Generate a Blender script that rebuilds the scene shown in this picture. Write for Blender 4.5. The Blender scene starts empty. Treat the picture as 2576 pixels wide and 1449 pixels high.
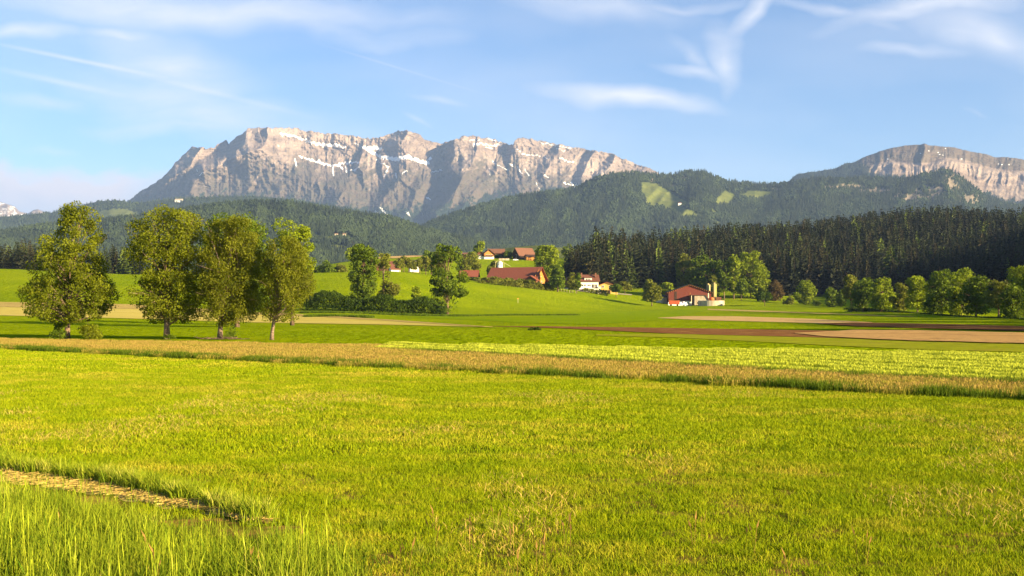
import bpy, math, random
import numpy as np
from mathutils import Vector, Matrix
R = math.radians
SC = bpy.context.scene
COL = SC.collection
# ------------------------------------------------------------ view constants
F = 2760.0      # focal length in pixels of a 2576 px wide picture
HZ = 775.0      # row of the horizon
CX = 1288.0
CH = 2.6        # eye height, metres
SUN_AZ = 59.0   # degrees to the right of the direction behind the camera
SUN_EL = 16.0
# ------------------------------------------------------------ camera
cam = bpy.data.cameras.new('camera'); camo = bpy.data.objects.new('camera', cam); COL.objects.link(camo)
cam.sensor_width = 36; cam.lens = 36*F/2576; cam.shift_y = (HZ-724.5)/2576
cam.clip_start = 0.1; cam.clip_end = 60000
camo.location = (0, 0, CH); camo.rotation_euler = (R(90), 0, 0)
SC.camera = camo
# ------------------------------------------------------------ sun
sx_, sy_ = math.sin(R(SUN_AZ)), -math.cos(R(SUN_AZ))
sun_dir = Vector((sx_*math.cos(R(SUN_EL)), sy_*math.cos(R(SUN_EL)), math.sin(R(SUN_EL))))
sl = bpy.data.lights.new('sun', 'SUN'); slo = bpy.data.objects.new('sun', sl); COL.objects.link(slo)
sl.energy = 5.0; sl.angle = R(0.5); sl.color = (1.0, 0.785, 0.46)
slo.rotation_euler = sun_dir.to_track_quat('Z', 'Y').to_euler(); slo.location = (0, -50, 300)
# ------------------------------------------------------------ exposure
SC.view_settings.view_transform = 'Standard'; SC.view_settings.look = 'None'
SC.view_settings.exposure = 2.1; SC.view_settings.gamma = 1.0; SC.view_settings.use_curve_mapping = False
SC.cycles.volume_bounces = 0; SC.cycles.max_bounces = 6; SC.cycles.diffuse_bounces = 2; SC.cycles.glossy_bounces = 1
SC.cycles.transmission_bounces = 3; SC.cycles.use_denoising = True
# ------------------------------------------------------------ node helper
class NT:
    def __init__(s, tree): s.t = tree; s.n = tree.nodes; s.l = tree.links
    def add(s, kind, ins=None, **kw):
        nd = s.n.new(kind)
        for k, v in kw.items(): setattr(nd, k, v)
        for k, v in (ins or {}).items():
            sock = nd.inputs[k]
            if isinstance(v, bpy.types.NodeSocket): s.l.new(v, sock)
            else: sock.default_value = v
        return nd
    def math(s, op, a, b=0.0, clamp=False):
        return s.add('ShaderNodeMath', {0: a, 1: b}, operation=op, use_clamp=clamp).outputs[0]
    def mix(s, f, a, b):
        if not isinstance(a, bpy.types.NodeSocket) and len(a) == 3: a = (*a, 1)
        if not isinstance(b, bpy.types.NodeSocket) and len(b) == 3: b = (*b, 1)
        nd = s.n.new('ShaderNodeMix'); nd.data_type = 'RGBA'
        for sock, v in ((nd.inputs[0], f), (nd.inputs[6], a), (nd.inputs[7], b)):
            if isinstance(v, bpy.types.NodeSocket): s.l.new(v, sock)
            else: sock.default_value = v
        return nd.outputs[2]
    def ramp(s, v, lo, hi, a=0.0, b=1.0):
        return s.add('ShaderNodeMapRange', {0: v, 1: lo, 2: hi, 3: a, 4: b}, clamp=True).outputs[0]
    def noise(s, vec, scale, detail=3.0, rough=0.55, dist=0.0):
        return s.add('ShaderNodeTexNoise', {'Vector': vec, 'Scale': scale, 'Detail': detail, 'Roughness': rough, 'Distortion': dist}).outputs[0]
    def scalev(s, vec, sc, rot=(0, 0, 0)):
        return s.add('ShaderNodeMapping', {'Vector': vec, 'Scale': sc, 'Rotation': rot}).outputs[0]
    def attr(s, name): return s.add('ShaderNodeAttribute', attribute_name=name).outputs['Fac']
    def pos(s): return s.add('ShaderNodeNewGeometry').outputs['Position']
def new_mat(name):
    m = bpy.data.materials.new(name); m.use_nodes = True; m.node_tree.nodes.clear()
    nt = NT(m.node_tree); out = nt.n.new('ShaderNodeOutputMaterial'); return m, nt, out
# ------------------------------------------------------------ world: sky and cirrus
W = bpy.data.worlds.new('World'); SC.world = W; W.use_nodes = True
w = NT(W.node_tree); w.n.clear()
wout = w.n.new('ShaderNodeOutputWorld')
sky = w.add('ShaderNodeTexSky', sky_type='NISHITA', sun_disc=False, sun_elevation=R(SUN_EL),
            sun_rotation=R(180-SUN_AZ), altitude=500, air_density=1.0, dust_density=0.6, ozone_density=2.0)
tc = w.add('ShaderNodeTexCoord').outputs['Generated']
sep = w.add('ShaderNodeSeparateXYZ', {0: tc})
yy = w.math('MAXIMUM', sep.outputs[1], 0.02)
gx = w.math('DIVIDE', sep.outputs[0], yy); gz = w.math('DIVIDE', sep.outputs[2], yy)
front = w.ramp(sep.outputs[1], 0.05, 0.2)
P = w.add('ShaderNodeCombineXYZ', {0: gx, 1: gz, 2: 0.0}).outputs[0]
wn = w.add('ShaderNodeTexNoise', {'Vector': P, 'Scale': 9.0, 'Detail': 3.0}).outputs['Color']
warp = w.add('ShaderNodeVectorMath', {0: wn, 1: (0.5, 0.5, 0.5)}, operation='SUBTRACT').outputs[0]
warp = w.add('ShaderNodeVectorMath', {0: warp, 1: (0.09, 0.045, 0)}, operation='MULTIPLY').outputs[0]
PW = w.add('ShaderNodeVectorMath', {0: P, 1: warp}, operation='ADD').outputs[0]
blobs = [(560,22,520,48,-3,.85),(860,72,270,30,-8,.7),(450,175,230,90,-20,.75),(520,285,360,70,-12,.85),(470,325,250,24,-3,.75),
 (100,258,150,20,0,.6),(1600,243,230,30,-5,1.0),(1825,130,36,95,14,.8),(1880,22,110,20,42,.8),(1750,130,22,70,35,.45),(1750,172,110,16,-8,.75),
 (2320,28,260,28,12,.75),(2080,42,170,16,-14,.6),(2480,90,170,55,-15,.6),(2310,138,140,16,0,.5),(1500,12,280,40,-5,.5),(1730,8,140,14,4,.5),
 (70,80,120,20,5,.5),(310,75,110,18,-3,.55),(110,375,90,12,0,.5),(1090,250,70,10,-10,.4),(1030,300,45,7,-28,.4),(2450,288,30,8,-20,.35)]
trails = [(190,150,220,6,-11.5,.5),(560,238,250,8,-14,.22),(150,206,160,9,-12,.35),(1000,170,240,3.0,-17,.22)]
tot = None
for lst, vec in ((blobs, PW), (trails, P)):
    sub = None
    for (bx, by, a, b, deg, st) in lst:
        m_ = w.add('ShaderNodeMapping', {'Vector': vec, 'Location': ((bx-CX)/F, (HZ-by)/F, 0), 'Rotation': (0, 0, R(deg)),
                   'Scale': (a/F, b/F, 1)}, vector_type='TEXTURE').outputs[0]
        ln = w.add('ShaderNodeVectorMath', {0: m_}, operation='LENGTH').outputs['Value']
        f = w.ramp(ln, 1.25, 0.0, 0.0, st)
        sub = f if sub is None else w.math('MAXIMUM', sub, f)
    if lst is blobs:
        n1 = w.noise(w.scalev(PW, (7, 34, 1), (0, 0, R(9))), 1.0, 5, .6)
        n2 = w.noise(w.scalev(P, (3, 9, 1)), 1.0, 3, .5)
        nn = w.math('ADD', w.math('MULTIPLY', n1, 0.85), w.math('MULTIPLY', n2, 0.5))
        nn = w.ramp(nn, 0.42, 0.95, 0.22, 1.3)
        veil = w.math('MULTIPLY', w.ramp(n2, .38, .70), 0.27)
        tot = w.math('ADD', w.math('MULTIPLY', sub, nn), veil)
    else:
        tot = w.math('ADD', tot, w.math('MULTIPLY', sub, w.ramp(n1, .2, .5, .6, 1)))
tot = w.math('MULTIPLY', tot, front, True)
# the cloud bank low on the left
bn = w.noise(w.scalev(P, (14, 30, 1)), 1.0, 4, .55)
bot = w.math('ADD', w.math('MULTIPLY', bn, 0.06), w.math('MULTIPLY', gx, -0.035))
lev = w.math('SUBTRACT', w.math('ADD', bot, 0.085), gz)
bank = w.math('MULTIPLY', w.ramp(lev, 0.0, 0.012), w.ramp(gx, -0.28, -0.36))
bank = w.math('MULTIPLY', bank, front)
skyc = w.add('ShaderNodeVectorMath', {0: sky.outputs[0], 1: (0.61, 0.77, 0.97)}, operation='MULTIPLY').outputs[0]
low = w.ramp(gz, 0.0, 0.30, 1.0, 0.0)
c1 = w.mix(w.math('MULTIPLY', tot, 1.0), skyc, (4.9, 4.9, 5.2))
c2 = w.mix(w.math('MULTIPLY', bank, 0.92), c1, w.mix(w.ramp(lev, .0, .045), (5.0, 4.2, 4.1), (3.2, 3.35, 4.0)))
bg = w.add('ShaderNodeBackground', {'Color': c2, 'Strength': 0.05})
w.l.new(bg.outputs[0], wout.inputs[0])
# ------------------------------------------------------------ numpy noise
def _h(ix, iy, iz, seed):
    n = (ix.astype(np.int64)*374761393 + iy.astype(np.int64)*668265263 + iz.astype(np.int64)*2147483647 + seed*974711) & 0xffffffff
    n = ((n ^ (n >> 13))*1274126177) & 0xffffffff
    n = ((n ^ (n >> 16))*2246822519) & 0xffffffff
    return ((n ^ (n >> 15)) & 0xffffff)/float(0xffffff)
def vn(x, y, seed=0, z=None):
    x = np.asarray(x, float); y = np.asarray(y, float)
    x0 = np.floor(x); y0 = np.floor(y); fx = x-x0; fy = y-y0
    fx = fx*fx*(3-2*fx); fy = fy*fy*(3-2*fy); zz = np.zeros_like(x0)
    if z is None:
        a = _h(x0, y0, zz, seed); b = _h(x0+1, y0, zz, seed); c = _h(x0, y0+1, zz, seed); d = _h(x0+1, y0+1, zz, seed)
        return (a*(1-fx)+b*fx)*(1-fy)+(c*(1-fx)+d*fx)*fy
    z0 = np.floor(z); fz = z-z0; fz = fz*fz*(3-2*fz); r = 0
    for k, wz in ((0, 1-fz), (1, fz)):
        a = _h(x0, y0, z0+k, seed); b = _h(x0+1, y0, z0+k, seed); c = _h(x0, y0+1, z0+k, seed); d = _h(x0+1, y0+1, z0+k, seed)
        r = r+wz*((a*(1-fx)+b*fx)*(1-fy)+(c*(1-fx)+d*fx)*fy)
    return r
def fbm(x, y, o=4, seed=0, g=0.5):
    r = 0; a = 1; t = 0; x = np.asarray(x, float); y = np.asarray(y, float)
    for k in range(o):
        r = r+a*vn(x, y, seed+k); t += a; a *= g; x = x*2.03+5.1; y = y*2.03+1.7
    return r/t
def ridged(x, y, o=4, seed=0, g=0.5):
    r = 0; a = 1; t = 0
    for k in range(o):
        r = r+a*(1-np.abs(2*vn(x, y, seed+k)-1)); t += a; a *= g; x = x*2.03+5.1; y = y*2.03+1.7
    return r/t
def inpoly(x, y, poly):
    r = np.zeros(np.shape(x), bool); n = len(poly)
    for i in range(n):
        x1, y1 = poly[i]; x2, y2 = poly[(i+1) % n]
        if y1 == y2: continue
        c = ((y1 > y) != (y2 > y)) & (x < (x2-x1)*(y-y1)/(y2-y1)+x1)
        r ^= c
    return r
def segd(x, y, pl):
    """distance to a polyline, and signed side (positive = to the right of it)"""
    best = np.full(np.shape(x), 1e9); side = np.zeros(np.shape(x)); par = np.zeros(np.shape(x)); n = len(pl)-1
    for i in range(n):
        ax, ay = pl[i]; bx, by = pl[i+1]; dx, dy = bx-ax, by-ay; L = dx*dx+dy*dy
        t = np.clip(((x-ax)*dx+(y-ay)*dy)/L, 0, 1); d = np.hypot(x-ax-t*dx, y-ay-t*dy)
        s = x-ax-t*dx
        m = d < best; best = np.where(m, d, best); side = np.where(m, s, side); par = np.where(m, (i+t)/n, par)
    return best, side, par
# ------------------------------------------------------------ mesh helpers
def mesh_np(name, V, faces, mats, attrs=None, midx=None, smooth=False):
    me = bpy.data.meshes.new(name); V = np.asarray(V, np.float32)
    if not isinstance(faces, list): faces = [faces]
    faces = [np.asarray(f, np.int32) for f in faces if len(f)]
    nl = sum(f.size for f in faces); nf = sum(len(f) for f in faces)
    me.vertices.add(len(V)); me.vertices.foreach_set('co', V.ravel())
    me.loops.add(nl); me.loops.foreach_set('vertex_index', np.concatenate([f.ravel() for f in faces]))
    st = []; o = 0
    for f in faces:
        st.append(o+np.arange(len(f))*f.shape[1]); o += f.size
    me.polygons.add(nf); me.polygons.foreach_set('loop_start', np.concatenate(st).astype(np.int32))
    if midx is not None: me.polygons.foreach_set('material_index', np.asarray(midx, np.int32))
    me.polygons.foreach_set('use_smooth', np.full(nf, smooth))
    for k, v in (attrs or {}).items():
        a = me.attributes.new(k, 'FLOAT', 'POINT'); a.data.foreach_set('value', np.asarray(v, np.float32))
    for m in (mats if isinstance(mats, (list, tuple)) else [mats]): me.materials.append(m)
    me.update(calc_edges=True)
    return me
def link(name, me, parent=None, loc=None):
    o = bpy.data.objects.new(name, me); COL.objects.link(o)
    if parent is not None: o.parent = parent
    if loc is not None: o.location = loc
    return o
def tag(o, label=None, cat=None, group=None, kind=None):
    if label: o['label'] = label
    if cat: o['category'] = cat
    if group: o['group'] = group
    if kind: o['kind'] = kind
    return o
def empty(name, loc, rz, label, cat, group=None):
    o = bpy.data.objects.new(name, None); COL.objects.link(o); o.location = loc; o.rotation_euler = (0, 0, rz)
    o.empty_display_size = 0.5
    return tag(o, label, cat, group)
def grid_faces(nr, nc):
    i = np.arange(nr-1)[:, None]*nc+np.arange(nc-1)[None, :]
    return np.stack([i, i+1, i+nc+1, i+nc], -1).reshape(-1, 4)
class MB:
    def __init__(s): s.v = []; s.f = []; s.m = []
    def box(s, x0, x1, y0, y1, z0, z1, m=0):
        b = len(s.v); s.v += [(x0,y0,z0),(x1,y0,z0),(x1,y1,z0),(x0,y1,z0),(x0,y0,z1),(x1,y0,z1),(x1,y1,z1),(x0,y1,z1)]
        s.f += [tuple(b+i for i in q) for q in ((0,3,2,1),(4,5,6,7),(0,1,5,4),(1,2,6,5),(2,3,7,6),(3,0,4,7))]; s.m += [m]*6; return s
    def prism(s, prof, y0, y1, m=0, axis='y'):
        """profile in (x,z) extruded along y, or in (y,z) extruded along x"""
        b = len(s.v); n = len(prof)
        for yv in (y0, y1):
            for (a, c) in prof: s.v.append((a, yv, c) if axis == 'y' else (yv, a, c))
        s.f.append(tuple(b+i for i in range(n))); s.f.append(tuple(b+n+i for i in reversed(range(n))))
        for i in range(n): s.f.append((b+i, b+n+i, b+n+(i+1) % n, b+(i+1) % n))
        s.m += [m]*(n+2); return s
    def tube(s, pts, rad, n=7, m=0, cap=True):
        b = len(s.v); pts = [Vector(p) for p in pts]
        if not hasattr(rad, '__len__'): rad = [rad]*len(pts)
        for i, p in enumerate(pts):
            d = (pts[min(i+1, len(pts)-1)]-pts[max(i-1, 0)]).normalized()
            u = d.orthogonal().normalized() if abs(d.z) < .99 else Vector((1, 0, 0)); u = (u-d*u.dot(d)).normalized(); vv = d.cross(u)
            for k in range(n):
                a = 2*math.pi*k/n; s.v.append(tuple(p+(u*math.cos(a)+vv*math.sin(a))*rad[i]))
        for i in range(len(pts)-1):
            for k in range(n):
                s.f.append((b+i*n+k, b+i*n+(k+1) % n, b+(i+1)*n+(k+1) % n, b+(i+1)*n+k)); s.m.append(m)
        if cap:
            s.f.append(tuple(b+k for k in reversed(range(n)))); s.f.append(tuple(b+(len(pts)-1)*n+k for k in range(n))); s.m += [m]*2
        return s
    def ball(s, c, r, m=0, n=10, k=6):
        b = len(s.v)
        for i in range(k+1):
            th = math.pi*i/k
            for j in range(n):
                ph = 2*math.pi*j/n; s.v.append((c[0]+r[0]*math.sin(th)*math.cos(ph), c[1]+r[1]*math.sin(th)*math.sin(ph), c[2]+r[2]*math.cos(th)))
        for i in range(k):
            for j in range(n): s.f.append((b+i*n+j, b+(i+1)*n+j, b+(i+1)*n+(j+1) % n, b+i*n+(j+1) % n)); s.m.append(m)
        return s
    def obj(s, name, mats, parent=None, loc=None, smooth=False):
        me = bpy.data.meshes.new(name); me.from_pydata(s.v, [], s.f)
        for mm in (mats if isinstance(mats, (list, tuple)) else [mats]): me.materials.append(mm)
        me.polygons.foreach_set('material_index', s.m)
        if smooth: me.polygons.foreach_set('use_smooth', [True]*len(s.f))
        me.update(); return link(name, me, parent, loc)
#MATERIALS
KN = 0.60      # natural surfaces
KG = 0.86      # blades
KB = 0.75      # painted and built surfaces
k3 = lambda c, k: tuple(x*k for x in c)
# ------------------------------------------------------------ materials
def surf(name, col, var=0.15, rough=0.85, scale=1.0, bump=0.0, stretch=(1, 1, 1), spec=0.3, col2=None):
    m, nt, out = new_mat(name); p = nt.pos()
    n = nt.noise(nt.scalev(p, stretch), scale, 4, .6)
    col = k3(col, KB) if max(col) < .8 else col; c2 = k3(col2, KB) if col2 else tuple(c*(1-2*var) for c in col)
    c = nt.mix(nt.ramp(n, .3, .7), c2, tuple(min(1, x*(1+var)) for x in col))
    b = nt.add('ShaderNodeBsdfPrincipled', {'Base Color': c, 'Roughness': rough, 'Specular IOR Level': spec})
    if bump:
        bp = nt.add('ShaderNodeBump', {'Height': n, 'Strength': bump, 'Distance': 0.1}); nt.l.new(bp.outputs[0], b.inputs['Normal'])
    nt.l.new(b.outputs[0], out.inputs[0]); return m
def leafmat(name, dark, light, trans=0.2, big=0.35, tcol=1.35):
    dark = k3(dark, KN*.8); light = k3(light, KN*1.05); m, nt, out = new_mat(name); r = nt.attr('rnd'); n = nt.noise(nt.pos(), big, 2)
    f = nt.math('ADD', nt.math('MULTIPLY', r, 0.6), nt.ramp(n, .3, .7, 0, .4), True)
    c = nt.mix(f, dark, light)
    d = nt.add('ShaderNodeBsdfPrincipled', {'Base Color': c, 'Roughness': 0.6, 'Specular IOR Level': 0.08})
    t = nt.add('ShaderNodeBsdfTranslucent', {'Color': nt.mix(0.5, c, tuple(min(1, x*tcol*1.2) for x in light))})
    x = nt.add('ShaderNodeMixShader', {0: trans, 1: d.outputs[0], 2: t.outputs[0]}); nt.l.new(x.outputs[0], out.inputs[0]); return m
def grassmat(name, green, yellow, straw, sfac=(0.52, 0.72), trans=0.35, scale=0.22, tipc=None):
    green, yellow, straw = k3(green, KG), k3(yellow, KG), k3(straw, KG); tipc = k3(tipc, KG) if tipc else None
    m, nt, out = new_mat(name); p = nt.pos(); r = nt.attr('rnd'); tp = nt.attr('tip')
    n1 = nt.noise(nt.scalev(p, (.6, .8, 1)), scale, 5, .65); n2 = nt.noise(nt.scalev(p, (.7, .9, 1)), scale*5.5, 3, .6)
    f = nt.math('ADD', nt.math('MULTIPLY', nt.math('POWER', r, 1.3), 0.72), nt.ramp(n2, .3, .7, 0, .34), True)
    c = nt.mix(f, green, yellow)
    s = nt.math('ADD', nt.math('MULTIPLY', n1, .65), nt.math('MULTIPLY', n2, .38))
    s = nt.math('MULTIPLY', nt.ramp(s, sfac[0], sfac[1]), nt.ramp(r, .25, .75))
    c = nt.mix(s, c, straw)
    if tipc is not None: c = nt.mix(nt.math('MULTIPLY', nt.ramp(tp, .6, .95), nt.ramp(nt.math('ADD', n2, nt.math('MULTIPLY', r, .4)), .5, .8, .35, 1)), c, tipc)
    d = nt.add('ShaderNodeBsdfPrincipled', {'Base Color': c, 'Roughness': 0.7, 'Specular IOR Level': 0.04})
    t = nt.add('ShaderNodeBsdfTranslucent', {'Color': c})
    x = nt.add('ShaderNodeMixShader', {0: trans, 1: d.outputs[0], 2: t.outputs[0]}); nt.l.new(x.outputs[0], out.inputs[0]); return m
def fieldmat(name, a, b, c=None, scale=0.12, cfac=(.5, .65), bump=1.0, stretch=(1, 1, 1), rot=0.0, fine=2.2, bdist=0.35):
    a, b, c = k3(a, KN), k3(b, KN), k3(c, KN) if c else None
    m, nt, out = new_mat(name); p = nt.scalev(nt.pos(), (1, 1, 1), (0, 0, rot)); q = nt.scalev(p, stretch)
    n1 = nt.noise(q, scale, 6, .65); n2 = nt.noise(q, fine, 4, .7)
    col = nt.mix(nt.ramp(nt.math('ADD', nt.math('MULTIPLY', n1, .6), nt.math('MULTIPLY', n2, .4)), .36, .64), a, b)
    if c is not None:
        n3 = nt.noise(nt.scalev(q, (1.7, 1.7, 1.7)), scale*2.3, 5, .6); col = nt.mix(nt.ramp(n3, cfac[0], cfac[1]), col, c)
    bp = nt.add('ShaderNodeBump', {'Height': n2, 'Strength': bump, 'Distance': bdist})
    d = nt.add('ShaderNodeBsdfPrincipled', {'Base Color': col, 'Roughness': 1.0, 'Specular IOR Level': 0.0})
    nt.l.new(bp.outputs[0], d.inputs['Normal']); nt.l.new(d.outputs[0], out.inputs[0]); return m
GREEN = (0.155, 0.235, 0.006); YEL = (0.34, 0.40, 0.012); STRAW = (0.62, 0.47, 0.12)
M = {}
M['meadow'] = fieldmat('meadow', (0.23, 0.345, 0.003), (0.42, 0.51, 0.006), None, scale=0.03, fine=0.55, bdist=1.6)
M['near'] = fieldmat('near_ground', (0.12, 0.13, 0.010), (0.26, 0.22, 0.03), (0.46, 0.25, 0.07), scale=.3, fine=7, bdist=.06, cfac=(.5, .62))
M['stubble'] = fieldmat('stubble', (0.75, 0.60, 0.11), (0.88, 0.72, 0.20), None, scale=.08, fine=1.0, bdist=.4, stretch=(.25, 1, 1))
M['mown'] = fieldmat('mown_hay', (0.62, 0.44, 0.13), (0.8, 0.62, 0.2), (0.34, 0.24, 0.09), scale=.3, fine=2.0, bdist=.4, stretch=(.3, 1, 1), rot=R(10), cfac=(.55, .7))
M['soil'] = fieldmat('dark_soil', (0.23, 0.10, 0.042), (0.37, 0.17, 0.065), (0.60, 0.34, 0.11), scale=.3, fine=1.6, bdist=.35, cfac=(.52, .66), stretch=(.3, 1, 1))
M['tilled'] = fieldmat('tilled_soil', (0.62, 0.37, 0.13), (0.80, 0.50, 0.19), (0.33, 0.17, 0.07), scale=.1, fine=1.8, bdist=.35, cfac=(.56, .70), stretch=(.35, 1, 1))
M['tan'] = fieldmat('pale_soil', (0.72, 0.47, 0.18), (0.88, 0.60, 0.25), None, scale=.06, fine=.7, bdist=.4)
M['thin'] = fieldmat('thin_crop', (0.33, 0.37, 0.02), (0.48, 0.50, 0.03), (0.42, 0.27, 0.07), scale=.2, fine=1.2, bdist=.35, cfac=(.56, .68), stretch=(.25, 1, 1))
M['deep'] = fieldmat('deep_meadow', (0.20, 0.33, 0.004), (0.36, 0.47, 0.006), None, scale=.08, fine=.9, bdist=.6)
M['path'] = surf('gravel_path', (0.5, 0.42, 0.3), .1, .9, 2.0)
M['gr_mown'] = grassmat('grass_mown', (0.12, 0.215, 0.003), (0.44, 0.475, 0.008), (0.70, 0.50, 0.07), sfac=(.50, .68), scale=.20, trans=.22)
M['gr_field'] = grassmat('grass_field', (0.18, 0.28, 0.003), (0.33, 0.42, 0.005), (0.5, 0.45, 0.05), sfac=(.6, .8), scale=.1)
M['gr_tall'] = grassmat('grass_tall', (0.06, 0.14, 0.005), (0.48, 0.53, 0.03), (0.80, 0.60, 0.20), sfac=(.54, .72), scale=.5, trans=.2)
M['gr_wild'] = grassmat('grass_wild', (0.16, 0.22, 0.01), (0.50, 0.44, 0.04), (0.50, 0.33, 0.09), sfac=(.48, .74), scale=.16, tipc=(0.48, 0.31, 0.09))
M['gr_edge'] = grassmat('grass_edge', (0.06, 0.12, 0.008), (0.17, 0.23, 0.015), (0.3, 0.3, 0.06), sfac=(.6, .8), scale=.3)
M['barley'] = grassmat('barley_plant', (0.12, 0.19, 0.008), (0.44, 0.50, 0.03), (0.60, 0.60, 0.07), sfac=(.55, .8), scale=.25, tipc=(0.66, 0.70, 0.07))
M['straw'] = surf('straw', (0.66, 0.47, 0.13), .2, .9, 9, spec=0.0)
M['wild_gr'] = fieldmat('wild_ground', (0.10, 0.12, 0.012), (0.2, 0.17, 0.03), None, scale=.3, fine=4, bdist=.1)
M['leaf_birch'] = leafmat('leaf_birch', (0.10, 0.14, 0.006), (0.34, 0.38, 0.02), trans=.3)
M['leaf_birch_dry'] = leafmat('leaf_weeping_birch', (0.10, 0.13, 0.008), (0.32, 0.34, 0.022), trans=.3)
M['leaf_green'] = leafmat('leaf_green', (0.065, 0.125, 0.008), (0.24, 0.33, 0.02), big=.2)
M['leaf_bright'] = leafmat('leaf_bright', (0.13, 0.22, 0.008), (0.42, 0.50, 0.02), big=.2)
M['leaf_yellow'] = leafmat('leaf_yellow', (0.20, 0.19, 0.02), (0.48, 0.38, 0.06), big=.2)
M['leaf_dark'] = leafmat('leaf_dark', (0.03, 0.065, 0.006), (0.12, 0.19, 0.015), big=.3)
M['leaf_olive'] = leafmat('leaf_olive', (0.12, 0.15, 0.015), (0.33, 0.35, 0.04), big=.3)
M['leaf_red'] = leafmat('leaf_red', (0.10, 0.07, 0.02), (0.20, 0.14, 0.05), big=.3)
def needlemat():
    m, nt, out = new_mat('needle'); r = nt.attr('rnd'); oi = nt.add('ShaderNodeObjectInfo').outputs['Random']; tr = nt.attr('tree'); k = nt.math('FRACT', nt.math('ADD', oi, tr))
    a = nt.mix(r, (0.006, 0.007, 0.003), (0.060, 0.046, 0.010)); b = nt.mix(r, (0.003, 0.007, 0.003), (0.036, 0.048, 0.010))
    c = nt.mix(nt.ramp(k, .0, .45), a, b); c = nt.mix(nt.ramp(k, .93, .96), c, nt.mix(r, (.05, .08, .01), (.14, .18, .02)))
    d = nt.add('ShaderNodeBsdfPrincipled', {'Base Color': c, 'Roughness': 0.7, 'Specular IOR Level': 0.15}); nt.l.new(d.outputs[0], out.inputs[0]); return m
M['needle'] = needlemat()
M['needle_far'] = leafmat('needle_far', (0.012, 0.028, 0.009), (0.036, 0.058, 0.015), trans=.05, big=.006)
M['needle_mtn'] = leafmat('needle_mountain', (0.013, 0.026, 0.018), (0.078, 0.112, 0.040), trans=.05, big=.004)
M['bark'] = surf('bark', (0.20, 0.13, 0.08), .3, .9, 3, .5, (1, 1, .3))
M['bark_dark'] = surf('bark_dark', (0.05, 0.035, 0.025), .3, .9, 3)
M['bark_birch'] = surf('bark_birch', (0.34, 0.24, 0.17), .2, .8, 4, .3, (1, 1, 2.5), col2=(0.10, 0.06, 0.04))
M['forest_floor'] = surf('forest_floor', (0.035, 0.045, 0.02), .3, .95, .02)
M['red_wall'] = surf('red_boards', (0.21, 0.050, 0.030), .10, .8, 1.2, 0, (6, 6, .1))
M['dark_roof'] = surf('dark_roof', (0.030, 0.024, 0.022), .2, .7, 1)
M['concrete'] = surf('concrete', (0.62, 0.56, 0.42), .10, .9, .9, 0, (1, 1, .25), col2=(0.40, 0.30, 0.18))
M['cream'] = surf('cream_plaster', (0.82, 0.74, 0.50), .05, .9, .5)
M['white'] = surf('white_plaster', (0.82, 0.78, 0.68), .05, .9, .5)
M['yellow_wall'] = surf('yellow_plaster', (0.78, 0.52, 0.12), .06, .9, .5)
M['orange_wall'] = surf('orange_boards', (0.60, 0.26, 0.05), .12, .8, 2, 0, (6, 6, .2))
M['wood'] = surf('brown_boards', (0.20, 0.085, 0.042), .2, .85, 2, 0, (6, 6, .2))
M['wood_dark'] = surf('dark_boards', (0.075, 0.040, 0.025), .2, .85, 2, 0, (6, 6, .2))
M['tile_red'] = surf('red_tiles', (0.29, 0.085, 0.045), .16, .8, 2.2, .3)
M['tile_brown'] = surf('brown_tiles', (0.20, 0.078, 0.045), .2, .8, 2.2, .3)
M['tile_old'] = surf('old_tiles', (0.25, 0.115, 0.065), .2, .8, 2.2, .3)
M['glass'] = surf('window_glass', (0.05, 0.035, 0.025), .1, .25, 1, spec=.6)
M['red_metal'] = surf('red_metal', (0.62, 0.12, 0.05), .12, .5, 1.5)
M['orange_metal'] = surf('orange_metal', (0.75, 0.20, 0.05), .1, .5, 1.5)
M['white_film'] = surf('white_film', (0.88, 0.88, 0.88), .03, .4, 2)
M['silo_wall'] = surf('silo_boards', (0.60, 0.50, 0.22), .12, .8, 1.5, 0, (3, 3, .2))
M['silo_moss'] = surf('mossy_silo', (0.32, 0.34, 0.09), .15, .85, 1.0, 0, (3, 3, .2))
M['frame_y'] = surf('yellow_frame', (0.78, 0.70, 0.36), .05, .6, 2)
M['metal'] = surf('grey_metal', (0.30, 0.30, 0.32), .1, .4, 2)
M['black'] = surf('black_rubber', (0.02, 0.02, 0.02), .1, .7, 2)
M['sign'] = surf('yellow_sign', (0.8, 0.42, 0.06), .05, .6, 2)
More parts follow.
